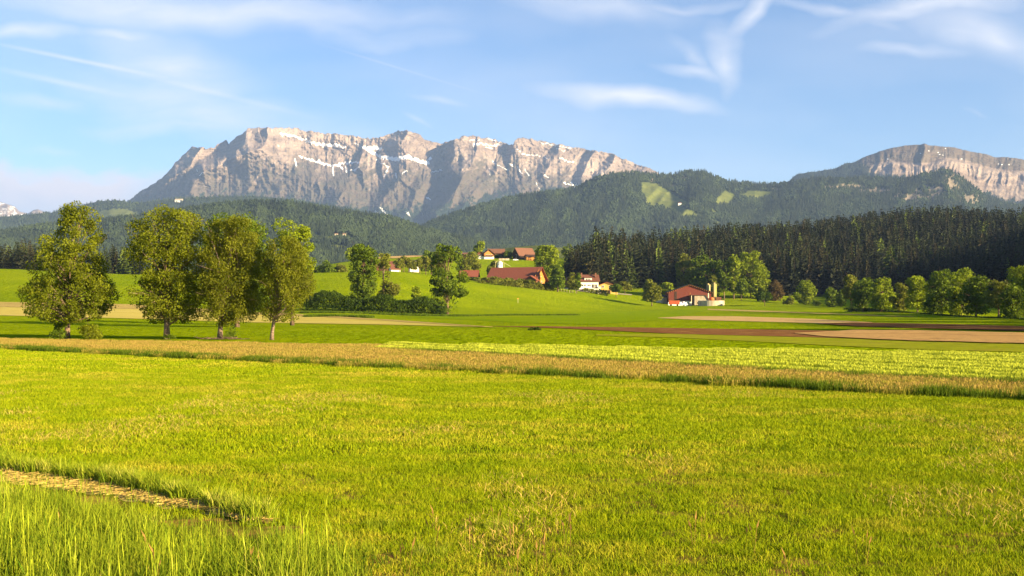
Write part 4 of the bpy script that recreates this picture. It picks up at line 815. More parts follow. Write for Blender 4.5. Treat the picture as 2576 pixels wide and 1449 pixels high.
# shrubs at the feet of the birches
tree('shrub', 'leafy shoots around the foot of the leftmost birch, left side', 150, 91, [(815,140,160),(828,134,164),(845,132,166),(852,134,164)], 1500, 'leaf_green', 'bark', .03, 16, .3, 0, 140, cat='bush', lsz=.13)
tree('shrub', 'round sapling bush right of the leftmost birch trunk', 225, 91, [(815,215,240),(828,204,250),(843,198,254),(852,205,248)], 2600, 'leaf_birch', 'bark', .03, 24, .35, 0, 141, cat='bush', lsz=.13)
tree('shrub', 'low tuft of shoots at the foot of the second birch', 424, 90, [(842,416,430),(848,408,440),(854,408,442)], 600, 'leaf_green', 'bark', .02, 8, .25, 0, 142, cat='bush', lsz=.12)
tree('shrub', 'low green shoots right of the third birch trunk', 578, 90, [(822,570,590),(838,566,592),(853,568,590)], 900, 'leaf_green', 'bark', .02, 12, .3, 0, 143, cat='bush', lsz=.12)
# hedges
def hedge(name, label, pts, wid, nleaf, leaf, lsz, seed, cs=.9):
    rs = np.random.default_rng(seed); n = nleaf; t = rs.random(n)*(len(pts)-1); i = t.astype(int); f = t-i
    a = np.array(pts, float); L = a[i]*(1-f[:, None])+a[i+1]*f[:, None]; Y = L[:, 1]+rs.normal(size=n)*0; X = (L[:, 0]-CX)/F*Y
    hgt = CH+(HZ-L[:, 2])/F*Y-zfun(X, Y)
    hgt = hgt*(.5+.9*fbm(X/4.5, Y/4.5, 3, seed)); q = rs.random(n)**.5; ang = rs.random(n)*math.pi
    dy = np.cos(ang)*wid*.5*q**.3; z = hgt*np.sin(ang)**.7*q**.35
    p = np.stack([X+rs.normal(size=n)*.4, Y+dy, 0*X], 1); p[:, 2] = zfun(p[:, 0], p[:, 1])+np.maximum(.05, z)
    nz = vn(p[:, 0]/cs, p[:, 1]/cs, seed, p[:, 2]/cs); p = p[nz > .33]
    V, Fc = leaf_quads(p, lsz, rs); rnd = np.clip(.6*rs.random(len(p))+.9*(vn(p[:, 0]/cs/1.6, p[:, 1]/cs, seed+2, p[:, 2]/cs)-.3), 0, 1)
    c = p.mean(0); c[2] = zfun(c[0], c[1])
    return tag(link(name, mesh_np(name, V-c, Fc, M[leaf], {'rnd': np.repeat(rnd, 4)}), None, tuple(c)), label, 'hedge')
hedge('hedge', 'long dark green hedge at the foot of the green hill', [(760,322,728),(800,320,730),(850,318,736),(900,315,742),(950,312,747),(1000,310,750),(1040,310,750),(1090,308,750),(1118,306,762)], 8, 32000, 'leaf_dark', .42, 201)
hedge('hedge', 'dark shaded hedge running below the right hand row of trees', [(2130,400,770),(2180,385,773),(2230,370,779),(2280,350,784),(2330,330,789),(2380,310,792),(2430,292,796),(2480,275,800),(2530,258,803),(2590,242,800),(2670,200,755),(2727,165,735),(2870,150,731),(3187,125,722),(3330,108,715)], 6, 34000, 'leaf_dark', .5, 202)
hedge('hedge', 'leafy fruit bush hedge in front of the red roofed farmhouse', [(1195,566,698),(1240,566,698),(1280,570,700),(1320,575,703),(1360,578,708),(1395,582,715)], 5, 7000, 'leaf_olive', .8, 203, 1.6)
hedge('hedge', 'dark hedge between the chalet and the upper barn', [(1245,915,640),(1265,915,641),(1286,915,640)], 5, 1400, 'leaf_dark', 1.1, 204, 2)
hedge('hedge', 'dark garden bushes near the small red roof', [(1170,600,694),(1190,598,696),(1212,592,700)], 5, 1400, 'leaf_green', .9, 205, 1.6)
hedge('hedge', 'garden shrubs below the white house and the yellow house', [(1470,600,726),(1500,600,728),(1530,598,731)], 4, 1200, 'leaf_olive', .8, 206, 1.4)
#BUILDINGS
# ------------------------------------------------------------ buildings
def house(name, label, px, Y, wd, dp, wh, rh, rot, wall, roof, ridge_x=True, over=.7, wins=(), cat='house', doors=(), chim=None, gable=None, hip=0.0, z=None, balcony=None, base=None):
    """wd along local x, dp along local y; ridge along x or y; wins = (face, a, z, w, h) on 'f' front, 'r' right, 'l' left"""
    p = at(px, Y); e = empty(name, p if z is None else (p.x, p.y, z), R(rot), label, cat)
    hw, hd_ = wd/2, dp/2; mb = MB()
    if ridge_x: mb.prism([(-hd_, -1.5), (hd_, -1.5), (hd_, wh), (0, wh+rh), (-hd_, wh)], -hw, hw, 0, axis='x')
    else: mb.prism([(-hw, -1.5), (hw, -1.5), (hw, wh), (0, wh+rh), (-hw, wh)], -hd_, hd_, 0, axis='y')
    mb.obj('wall', M[wall], e)
    if base: MB().box(-hw-.03, hw+.03, -hd_-.03, hd_+.03, -1.4, base[0]).obj('base_wall', M[base[1]], e)
    rm = MB(); sp = hd_ if ridge_x else hw; ln = hw if ridge_x else hd_; sl_ = rh/sp; t = .28
    for sgn in (-1, 1):
        o0 = sp+over; q = [(0, wh+rh+.03), (sgn*o0, wh+.03-over*sl_), (sgn*o0, wh+.03-over*sl_+t), (0, wh+rh+.03+t)]
        if hip and sgn: rm.prism(q, -ln-over, ln+over, 0, axis='x' if ridge_x else 'y')
        else: rm.prism(q, -ln-over, ln+over, 0, axis='x' if ridge_x else 'y')
    ro = rm.obj('roof', M[roof], e)
    if gable:
        s_ = MB()
        if ridge_x: s_.prism([(-hd_*.93, wh+.1), (hd_*.93, wh+.1), (0, wh+rh*.93)], hw+.003, hw+.06, 0, axis='x')
        else: s_.prism([(-hw*.93, wh+.1), (hw*.93, wh+.1), (0, wh+rh*.93)], -hd_-.06, -hd_-.003, 0, axis='y')
        s_.obj('gable', M[gable], e)
    for cz in (chim or []):
        h = wh+rh*.6; MB().box(cz[0]-.4, cz[0]+.4, cz[1]-.4, cz[1]+.4, h, wh+rh+1.2).obj('chimney', M['tile_old'], ro)
    for k, (fc, a, zz, w_, h_) in enumerate(list(wins)+[('d',)+d for d in doors]):
        dr = fc == 'd'; fc = 'f' if dr else fc; y0 = -hd_
        fr = MB(); gl = MB(); b = .12
        if fc == 'f': fr.box(a-w_/2-b, a+w_/2+b, y0-.07, y0-.01, zz-b, zz+h_+b); gl.box(a-w_/2, a+w_/2, y0-.10, y0-.072, zz, zz+h_)
        else:
            s = 1 if fc == 'r' else -1; xa, xb = sorted((s*(hw+.01), s*(hw+.07))); xc, xd = sorted((s*(hw+.072), s*(hw+.10)))
            fr.box(xa, xb, a-w_/2-b, a+w_/2+b, zz-b, zz+h_+b); gl.box(xc, xd, a-w_/2, a+w_/2, zz, zz+h_)
        f_ = fr.obj('door' if dr else 'window', M['wood' if dr else 'white'], e); gl.obj('panel' if dr else 'pane', M['wood_dark' if dr else 'glass'], f_)
    if balcony:
        x0, x1, zz = balcony; b_ = MB().box(x0, x1, -hd_-1.3, -hd_-.02, zz-.15, zz)
        b_.box(x0, x1, -hd_-1.35, -hd_-1.28, zz, zz+.9); b_.obj('balcony', M['wood'], e)
    return e
# red barn
yb = 600
e = house('barn', 'big dark red timber barn with a low black roof', 1730, yb+11, 23.0, 26, 6.6, 4.0, -4, 'red_wall', 'dark_roof', ridge_x=False, over=.9, cat='barn',
      doors=[(-7.7, 1.2, 1.2, 5.6)])
MB().box(-7, 0, -13.06, -13.003, -1, 1.7).obj('base_wall', M['cream'], e)
MB().box(0, .25, -13.08, -13.003, 1.5, 6.2).obj('post', M['orange_wall'], e)
MB().box(9.8, 10.3, -13.08, -13.003, 3.0, 6.0).obj('post', M['cream'], e)
rf = MB()
for k in range(24):
    x = -12.1+k*1.05; zz = 6.6+4.0*(1-abs(x)/11.5)-.35
    rf.box(x-.18, x+.18, -13.85, -13.15, zz-.05, zz+.25)
rf.obj('rafter_ends', M['orange_wall'], e)
# concrete shed in front of the barn
p = at(1760, yb-6); e = empty('farm_shed', p, R(-4), 'pale concrete shed with a slanted dark red roof in front of the red barn', 'shed')
MB().prism([(-3.0,-1), (5.2,-1), (5.2,1.6), (3.2,5.0), (-3.0,5.0)], -3, 3, 0).obj('wall', M['concrete'], e)
MB().box(-4.9, 3.4, -3.5, 3.2, 5.03, 5.35).obj('roof', M['tile_brown'], e)
MB().prism([(3.2,5.3), (5.9,1.4), (5.3,1.1), (2.9,5.0)], -3.5, 3.2, 0).obj('side_roof', M['wood'], e)
MB().box(-4.8, -4.5, -3.3, -3.0, -1, 5.0).obj('post', M['cream'], e)
f_ = MB().box(-1.5, -.5, -3.08, -3.01, .5, 1.4).obj('window', M['wood'], e); MB().box(-1.4, -.6, -3.12, -3.085, .6, 1.3).obj('pane', M['glass'], f_)
# slurry tank
p = at(1789, yb-22); e = empty('slurry_tank', p, 0, 'round open concrete slurry tank with rusty streaks beside the barn', 'tank')
n = 40; mb = MB(); b = 0
for (r, z) in ((6.9,-.6),(6.9,2.45),(6.6,2.45),(6.6,.3)):
    for k in range(n): mb.v.append((r*math.cos(6.2832*k/n), r*math.sin(6.2832*k/n), z))
for i in range(3):
    for k in range(n): mb.f.append((i*n+k, i*n+(k+1) % n, (i+1)*n+(k+1) % n, (i+1)*n+k)); mb.m.append(0)
mb.f.append(tuple(3*n+k for k in range(n))); mb.m.append(0); mb.obj('tank_wall', M['concrete'], e)
mb = MB()
for k in range(n): a = 6.2832*k/n; mb.tube([(6.75*math.cos(a), 6.75*math.sin(a), 2.4), (6.75*math.cos(a), 6.75*math.sin(a), 2.75)], .05, 4)
mb.obj('rim_posts', M['metal'], e)
# silos
for k, (px, Y, r, h, lab) in enumerate([(1782, yb+8, 1.1, 10.2, 'tall yellowish silo tower at the right end of the barn'), (1797.5, yb+4, 1.2, 10.4, 'tall mossy silo tower standing apart from the barn')]):
    p = at(px, Y); e = empty('silo', p, 0, lab, 'silo')
    mb = MB().tube([(0, 0, -1), (0, 0, h)], r, 18, 0); mb.obj('silo_body', M['silo_wall' if k == 0 else 'silo_moss'], e)
    MB().box(-r*.55, r*.15, -r-.5, -r*.75, -1, h+.7).obj('chute', M['silo_wall'], e)
    MB().tube([(0, 0, h+.02), (0, 0, h+.35)], [r+.12, r*.6], 18, 0).obj('cap', M['dark_roof'], e)
    ld = MB()
    for q in range(20): ld.box(-r-.28, -r-.02, -.05, .05, .5+q*.6, .56+q*.6)
    ld.box(-r-.30, -r-.25, -.05, .05, 0, h); ld.obj('ladder', M['metal'], e)
# container, bales, machine
p = at(1696, yb-20); e = empty('farm_trailer', p, R(-3), 'rusty red tipping trailer parked in front of the barn', 'trailer')
MB().box(-2.8, 2.8, -1.1, 1.1, .75, 2.7).obj('body', M['red_metal'], e)
rb = MB()
for k in range(7): rb.box(-2.7+k*.88, -2.58+k*.88, -1.16, -1.103, .8, 2.65)
rb.box(-2.85, 2.85, -1.18, -1.103, 2.66, 2.8); rb.obj('ribs', M['orange_metal'], e)
for x in (-1.7, 1.7):
    for s in (-1, 1): MB().tube([(x, s*.85, .45), (x, s*1.12, .45)], .45, 14).obj('wheel', M['black'], e)
MB().tube([(2.8, 0, .8), (4.0, 0, .6)], .08, 6).obj('drawbar', M['metal'], e)
bl = []
for k, (px, Y, z, lab) in enumerate([(1715,yb-21,0,'white wrapped bale lying leftmost beside the red trailer'),(1719,yb-20,0,'white wrapped bale second from the red trailer'),(1723,yb-21,0,'white wrapped bale third from the red trailer'),(1719,yb-20,1.15,'white wrapped bale stacked on top of the others'),(1728,yb-21,0,'white wrapped bale lying apart nearest the shed'),(1737,yb-19,.9,'cream bale raised beside the shed wall')]):
    p = at(px, Y, z); mb = MB().tube([(-.55, 0, .62), (-.5, 0, .62), (.5, 0, .62), (.55, 0, .62)], [.5, .62, .62, .5], 16)
    o = mb.obj('wrapped_bale', M['white_film' if k < 5 else 'cream'], None, p, smooth=False); o.rotation_euler = (0, 0, R(20*k)); tag(o, lab, 'bale', 'wrapped bales in front of the barn')
    if k == 5: MB().box(-1, 1, -.5, .5, -.9, .0).obj('pallet', M['concrete'], o)
p = at(1709, yb-12); tag(MB().box(-6, 4, -.4, .4, -.5, 1.9).obj('tarp_heap', M['white_film'], None, p), 'long white covered heap in front of the barn wall', 'heap')
p = at(1791, yb-4); e = empty('slurry_tanker', p, R(70), 'orange red slurry tanker parked beside the silos', 'tanker')
MB().tube([(-1.9, 0, 2.3), (-1.7, 0, 2.3), (1.7, 0, 2.3), (1.9, 0, 2.3)], [.6, 1.05, 1.05, .6], 16).obj('tank', M['orange_metal'], e, smooth=True)
MB().box(-2.2, 2.6, -.4, .4, .9, 1.2).obj('chassis', M['metal'], e)
for s in (-1, 1): MB().tube([(0, s*.8, .75), (0, s*1.2, .75)], .75, 16).obj('wheel', M['black'], e)
p = at(1808, yb+2); e = empty('board_fence', p, 0, 'brown board screen behind the round tank', 'fence')
MB().box(-1.6, 1.6, -.05, .05, 0, 3.0).obj('panel', M['wood'], e)
for x in (-1.6, 1.6): MB().box(x-.1, x+.1, -.12, .12, -.3, 3.3).obj('post', M['wood_dark'], e)
house('farm_outbuilding', 'low cream outbuilding peeking out left of the red barn', 1660, yb+14, 4.6, 6, 2.2, 1.0, 0, 'cream', 'tile_brown', True, .3, cat='shed')
house('farm_outbuilding', 'grey lean shed tight against the left wall of the barn', 1670, yb+10, 2.4, 6, 3.4, .8, 0, 'concrete', 'dark_roof', True, .3, cat='shed')
# white house, brown farmhouse, yellow house
e = house('white_house', 'tall white house with a brown tiled roof and long dormer', 1479, 612, 10.6, 9, 5.9, 3.2, 3, 'white', 'tile_brown', True, .8,
      wins=[('f',-3.6,2.9,.9,.9),('f',-2.2,2.9,.8,.9),('f',-.4,3.0,.7,.7),('f',.6,3.0,.7,.7),('f',2.2,1.9,1.0,2.0),('f',4.0,1.9,.9,2.0),('f',3.1,1.9,.3,2.0),('f',-1.2,.1,.7,.5),('f',1.0,.1,.7,.5)], doors=[(-4.2,-1.1,1.6,2.2)], chim=[(-3.8,-1.5),(4.0,-2.2)])
dm = MB().box(-2.4, 1.6, -4.4, -1.5, 5.9, 7.5).obj('dormer', M['white'], e); MB().box(-2.9, 2.1, -4.9, -.6, 7.53, 7.8).obj('dormer_roof', M['tile_brown'], dm)
for x in (-1.4, -.4, .6): MB().box(x-.3, x+.3, -4.5, -4.41, 6.3, 7.1).obj('window', M['glass'], dm)
MB().box(-3.0, 6.4, -6.2, -4.6, 1.3, 1.55).obj('terrace', M['cream'], e); MB().box(4.9, 6.5, -6.1, -4.6, 1.56, 2.6).obj('terrace_wall', M['cream'], e); MB().box(-2.6, 6.3, -6.0, -4.62, -2.6, 1.28).obj('basement_wall', M['white'], e)
house('brown_farmhouse', 'brown timber farmhouse half hidden by trees left of the white house', 1440, 622, 9, 10, 5.2, 3.4, 8, 'wood', 'tile_brown', False, 1.0, wins=[('f',-2,3.6,1,1),('f',-.4,3.6,1,1),('f',-2.6,1,1,1.1)], base=(1.0, 'cream'))
e = house('yellow_house', 'low yellow house with a shallow red gable roof', 1527, 628, 12, 9, 3.8, 2.2, -6, 'yellow_wall', 'tile_red', False, .8, wins=[('f',-2.6,3.0,.5,1.3),('f',-1.9,3.0,.5,1.3),('f',1.6,3.0,.7,1.1),('f',2.6,3.0,.7,1.1),('f',-2.3,.3,1.1,.9)], doors=[(1.4,-.4,1,1.9)])
p = at(1524, 600); e = empty('shrine_post', p, 0, 'tiny white roofed post box beside the drive below the yellow house', 'post')
MB().box(-.5, .5, -.4, .4, 0, 2.0).obj('body', M['white'], e); MB().prism([(-.7,2.02),(.7,2.02),(0,2.7)], -.5, .5).obj('roof', M['tile_old'], e)
# large red roofed farmhouse
e = house('farmhouse', 'long farmhouse with a huge orange red roof behind the fruit hedge', 1300, 592, 27, 15, 3.0, 6.4, -24, 'orange_wall', 'tile_red', True, 1.6, wins=[('r',-1.2,4.6,1,1),('r',1.2,4.6,1,1),('r',-3,1.0,1.1,1.1),('r',2.5,1.0,1.1,1.1)], gable='orange_wall', cat='farmhouse')
pr = MB().prism([(-3.2,0.0),(3.2,0.0),(3.2,2.6),(0,4.6),(-3.2,2.6)], 0, 3.4, 0, axis='y')
o = pr.obj('porch', M['wood'], e); o.location = (12.2, -10.2, 0)
r2 = MB().prism([(0,4.63),(3.9,2.2),(3.9,2.45),(0,4.9)], -.5, 3.6, 0).prism([(0,4.63),(-3.9,2.2),(-3.9,2.45),(0,4.9)], -.5, 3.6, 0).obj('porch_roof', M['tile_red'], o)
MB().prism([(-7,4.6),(7,4.6),(0,9.6)], 13.56, 13.62, 0, axis='x').obj('gable_boards', M['orange_wall'], e)
house('farm_annex', 'small building with a red roof left of the long farmhouse', 1181, 600, 9.5, 7, 2.2, 3.0, -6, 'wood', 'tile_red', True, .6, cat='shed', wins=[('f',2.5,.5,.8,.8)])
p = at(1258, 628); e = empty('feed_silo', p, 0, 'white rounded feed silo with a yellow ladder frame behind the long roof', 'silo')
zt = CH+(HZ-659)/F*628-p.z
MB().ball((0, 0, zt-1.2), (1.6, 1.6, 1.7), n=14, k=8).tube([(0, 0, -1), (0, 0, zt-1.4)], 1.5, 14).obj('silo_body', M['white'], e, smooth=True)
fr = MB()
for x in (-2.6, 1.6): fr.tube([(x, -1.8, 0), (x, -1.8, zt), (x+.5, -1.8, zt+.5)], .09, 5)
fr.tube([(-2.6,-1.8,zt-.6),(-1.8,-1.8,zt+.4),(-.6,-1.8,zt+.7),(1.6,-1.8,zt+.6)], .09, 5).tube([(1.6,-1.8,zt-.2),(6.0,-1.8,zt-2.6)], .1, 5)
fr.tube([(.6,-1.8,zt+.6),(.6,-1.8,zt-1.6)], .08, 5).tube([(2.6,-1.8,0),(2.6,-1.8,zt-.7)], .08, 5); fr.obj('ladder_frame', M['frame_y'], e)
# upper hamlet
YH = 905
house('chalet', 'small chalet with a white base, left one of the hilltop pair', 1209, YH, 5.8, 7, 3.8, 2.2, 0, 'wood', 'tile_brown', False, .8, wins=[('f',-1.3,2.2,1,.9),('f',0.3,2.2,1,.9)], base=(1.7, 'white'))
house('chalet', 'larger hilltop chalet with a steep overhanging gable', 1228, YH, 8.0, 9, 4.2, 3.2, 12, 'orange_wall', 'tile_brown', False, 1.2, wins=[('f',-2,2.4,1,.9),('f',0,2.4,1,.9),('f',2,2.4,1,.9)], base=(1.6, 'white'), chim=[(0,1)], balcony=(-3.5,3.5,2.0))
house('farm_building', 'long hilltop building with a pale worn roof behind the chalets', 1250, YH+14, 12, 9, 4.4, 3.2, 0, 'wood', 'tile_old', True, .8, cat='barn')
house('hill_barn', 'brown hilltop barn with a dark left gable and tiled roof', 1317, YH+4, 14, 12, 3.2, 5.6, 28, 'wood_dark', 'tile_old', True, 1.2, cat='barn', wins=[('l',0,1,1.6,2.8)])
house('farm_shed', 'low wooden lean shed at the right end of the hilltop barn', 1334, YH-7, 8, 6, 2.6, 1.6, 16, 'orange_wall', 'wood_dark', True, .6, cat='shed')
house('farm_shed', 'flat roofed shed half hidden left of the hilltop chalets', 1180, YH+20, 11, 6, 3.0, 1.0, 0, 'wood_dark', 'tile_old', True, .6, cat='shed')
p = at(1268, YH-16); e = empty('garden_wall', p, 0, 'pale retaining wall between the chalets and the hilltop barn', 'wall')
MB().box(-4.2, 4.2, -.2, .2, -.5, 1.3).obj('wall', M['concrete'], e); MB().box(-4.3, 4.3, -.26, .26, 1.303, 1.45).obj('coping', M['concrete'], e)
p = at(1297, YH-18); e = empty('parked_car', p, R(5), 'light grey car parked in front of the hilltop barn', 'car')
MB().prism([(-2.1,.35),(2.1,.35),(2.1,.95),(1.2,1.0),(.7,1.5),(-1.2,1.5),(-1.9,1.0),(-2.1,.95)], -.85, .85).obj('body', M['white_film'], e)
MB().prism([(-1.5,1.02),(1.0,1.02),(.62,1.42),(-1.15,1.42)], -.88, .88).obj('side_window', M['glass'], e)
for x in (-1.3, 1.3):
    for s in (-1, 1): MB().tube([(x, s*.7, .33), (x, s*.9, .33)], .33, 12).obj('wheel', M['black'], e)
tree('linden_tree', 'tall tree left of the hilltop chalets', 1208, YH+2, [(611,1201,1214),(620,1197,1220),(632,1196,1220),(645,1199,1216)], 1300, 'leaf_bright', 'bark', .4, 20, 2.4, 0, 160)
tree('bushy_tree', 'green bush right of the hilltop chalet, by the hedge', 1277, YH+6, [(634,1272,1282),(640,1268,1287),(648,1268,1287)], 500, 'leaf_green', 'bark', .3, 10, 2, 0, 161)
tree('linden_tree', 'dark tree on the hilltop beside the flat roofed shed', 1186, YH-30, [(634,1180,1192),(642,1174,1198),(652,1174,1200)], 900, 'leaf_green', 'bark', .3, 14, 2.2, 0, 162)
tree('linden_tree', 'small tree at the top right of the hamlet near the spruces', 1420, 930, [(625,1415,1426),(634,1410,1431),(643,1411,1430)], 700, 'leaf_green', 'bark', .3, 12, 2.2, 0, 163)
tree('bushy_tree', 'dull olive tree behind the left end of the long red roof', 1243, 640, [(660,1236,1250),(675,1228,1256),(692,1226,1258)], 1500, 'leaf_olive', 'bark', .3, 24, 1.6, 0, 164)
# cottages beyond the orchard
house('cottage', 'low cottage with a dark sloping roof at the left of the orchard', 993, 640, 5.4, 5, 1.6, 2.6, 20, 'white', 'tile_brown', True, .5)
house('cottage', 'white gabled cottage with a plum brown roof behind the orchard', 1041, 690, 5.6, 6, 3.2, 2.4, 14, 'white', 'tile_brown', False, .6, wins=[('f',0,2.6,.8,.8)])
house('old_barn', 'brown barn roof half hidden behind the sparse tree', 968, 680, 10, 7, 2.6, 3.0, 4, 'wood', 'tile_brown', True, .6, cat='barn')
house('field_shed', 'small open shed at the edge of the brown hill field', 1038, 800, 6.0, 3, 1.5, .4, 0, 'concrete', 'dark_roof', True, .3, cat='shed')
# far buildings
def on(H, px, py):
    V, PX, PY, *_ = H; k = np.argmin((PX-px)**2+(PY-py)**2); return V.reshape(-1, 3)[k]
def far_house(name, label, H, px, py, w_, h_, cat='house', wall='white', roof='tile_brown'):
    x, y, z = on(H, px, py); e = empty(name, (x, y-12, z), 0, label, cat)
    MB().prism([(-w_/2,-8),(w_/2,-8),(w_/2,h_),(-w_/2,h_)], -w_*.3, w_*.3).obj('wall', M[wall], e)
    MB().prism([(-w_*.36,h_+.1),(w_*.36,h_+.1),(0,h_+w_*.22)], -w_/2-1, w_/2+1, 0, axis='x').obj('roof', M[roof], e)
far_house('hotel', 'long white building at the foot of the rocky mountain range', HA, 452, 507, 40, 4, 'hotel', roof='concrete')
far_house('alpine_hut', 'tiny pale hut on the mountain meadow below the ridge', HC, 1709, 514, 14, 5, 'hut')
far_house('hill_house', 'tiny white house at the left of the clearing on the wooded hill', HB, 846, 592, 8, 3, wall='concrete')
far_house('hill_house', 'tiny white house at the right end of the clearing on the wooded hill', HB, 869, 592, 8, 3, wall='concrete')
# signpost, fence posts, heaps
p = at(1303, 470); e = empty('signpost', p, 0, 'small yellow marker post standing alone on the green slope', 'signpost')
MB().tube([(0, 0, -.2), (0, 0, 2.0)], .07, 6).obj('post', M['frame_y'], e); MB().box(-.4, .4, -.11, -.072, 1.8, 2.1).obj('board', M['sign'], e)
for k, px in enumerate([1405, 1412, 1419, 1426, 1433, 1441, 1449]):
    p = at(px, 583); tag(MB().tube([(0, 0, -.2), (0, 0, 1.4)], .10, 5).obj('fence_post', M['concrete'], None, p), 'pale fence post on the crest left of the white house', 'fence post', 'fence posts on the crest')
rs = np.random.default_rng(3)
mb = MB()
for k in range(46):
    a = rs.random()*6.28; x, y = rs.normal()*.75, rs.normal()*.35; l = .3+.6*rs.random(); mb.tube([(x, y, .05+.1*rs.random()), (x+l*math.cos(a), y+.5*l*math.sin(a), .08+.25*rs.random())], [.03, .015], 4)
tag(mb.obj('branch_pile', M['bark'], None, at(560, 89.5)), 'low pile of cut branches at the foot of the third birch', 'branches')
tree('grass_tussock', 'dark green weed tussock alone at the edge of the ploughed field', 1346, 128, [(826,1340,1352),(829,1330,1360),(834,1330,1362)], 500, 'leaf_dark', 'bark', .02, 14, .3, 0, 170, cat='plant', lsz=.25, limbs=3)
#GRASS
# ------------------------------------------------------------ grass, barley and straw
def blades(size, n, h, wd, seed, lean=.35, hv=.5, hfun=None, head=None, sx=None):
    r = np.random.default_rng(seed); x = (r.random(n)-.5)*(sx or size); y = (r.random(n)-.5)*size
    H = h*(1-hv+2*hv*r.random(n)**1.3)
    if hfun is not None: H = H*hfun(x, y)
    a = r.random(n)*6.283; L = lean*H*r.random(n); dx, dy = np.cos(a), np.sin(a); b = r.random(n)*6.283; bx, by = np.cos(b)*wd/2, np.sin(b)*wd/2
    def ring(t, wf):
        cx, cy, cz = x+dx*L*t**1.8, y+dy*L*t**1.8, H*t*(1-.12*t); return np.stack([cx-bx*wf, cy-by*wf, cz], 1), np.stack([cx+bx*wf, cy+by*wf, cz], 1)
    rings = [(0, 1.0), (.5, .85), (1.0, .15)] if head is None else [(0, .45), (.72, .5), (.80, head), (1.0, .25)]
    P_ = []; T = []
    for t, wf in rings:
        l, rr_ = ring(t, wf); P_ += [l, rr_]; T += [t, t]
    k = len(P_); V = np.stack(P_, 1).reshape(-1, 3); o = (np.arange(n)*k)[:, None]
    Fc = np.concatenate([o+np.array([[2*i, 2*i+1, 2*i+3, 2*i+2]]) for i in range(len(rings)-1)])
    rnd = np.repeat(r.random(n), k); tip = np.tile(np.array(T), n); return V, Fc, rnd, tip
def patch_obj(name, mat, parts):
    Vs = []; Fs = []; Rn = []; Tp = []; o = 0
    for V, Fc, rn, tp in parts: Vs.append(V); Fs.append(Fc+o); Rn.append(rn); Tp.append(tp); o += len(V)
    return bpy.data.objects.new(name, mesh_np(name, np.concatenate(Vs), np.concatenate(Fs), mat, {'rnd': np.concatenate(Rn), 'tip': np.concatenate(Tp)}))
def scatter(name, label, cat, pts, variants, rz=None, sc=None):
    """one stuff object: the points carry copies of a few clump meshes"""
    n = len(pts); r = np.random.default_rng(len(name)+n); pts = np.asarray(pts)
    rz = r.random(n)*6.283 if rz is None else rz; sc = .85+.3*r.random(n) if sc is None else sc
    me = bpy.data.meshes.new(name); me.vertices.add(n); me.vertices.foreach_set('co', pts.astype(np.float32).ravel())
    for k, v in (('rz', rz), ('sc', sc), ('vi', r.integers(0, len(variants), n).astype(float))):
        a = me.attributes.new(k, 'FLOAT', 'POINT'); a.data.foreach_set('value', np.asarray(v, np.float32))
    o = link(name, me); tag(o, label, cat, kind='stuff')
    g = bpy.data.node_groups.new(name, 'GeometryNodeTree'); g.interface.new_socket('Geometry', in_out='INPUT', socket_type='NodeSocketGeometry'); g.interface.new_socket('Geometry', in_out='OUTPUT', socket_type='NodeSocketGeometry')
    nt = NT(g); gi = nt.n.new('NodeGroupInput'); go = nt.n.new('NodeGroupOutput'); jn = nt.n.new('GeometryNodeJoinGeometry')
    na = lambda k: nt.add('GeometryNodeInputNamedAttribute', {'Name': k}, data_type='FLOAT').outputs[0]
    rot = nt.add('ShaderNodeCombineXYZ', {2: na('rz')}).outputs[0]; scl = na('sc')
    for k, vo in enumerate(variants):
        d = nt.n.new('ShaderNodeMath'); d.operation = 'COMPARE'; nt.l.new(na('vi'), d.inputs[0]); d.inputs[1].default_value = k; d.inputs[2].default_value = .25
        oi = nt.n.new('GeometryNodeObjectInfo'); oi.inputs['Object'].default_value = vo; oi.inputs['As Instance'].default_value = True
        ip = nt.n.new('GeometryNodeInstanceOnPoints'); nt.l.new(gi.outputs[0], ip.inputs['Points']); nt.l.new(d.outputs[0], ip.inputs['Selection']); nt.l.new(oi.outputs['Geometry'], ip.inputs['Instance'])
        nt.l.new(rot, ip.inputs['Rotation']); nt.l.new(scl, ip.inputs['Scale']); nt.l.new(ip.outputs[0], jn.inputs[0])
    nt.l.new(jn.outputs[0], go.inputs[0]); md = o.modifiers.new('scatter', 'NODES'); md.node_group = g; return o
def W2(px, py): Y = CH*F/(py-HZ); return ((px-CX)/F*Y, Y)
def cells(size, y0, y1, ok, margin=1.15, jit=.25, lat=0.0):
    r = np.random.default_rng(int(size*100+y0)); P_ = []
    Y = y0
    while Y < y1:
        hwid = (CX/F)*Y*margin+size+lat; X = -hwid
        while X < hwid:
            x = X+(r.random()-.5)*size*jit; y = Y+(r.random()-.5)*size*jit
            if ok(x, y): P_.append((x, y))
            X += size*.86
        Y += size*.86
    P_ = np.array(P_); return np.column_stack([P_, zfun(P_[:, 0], P_[:, 1])])
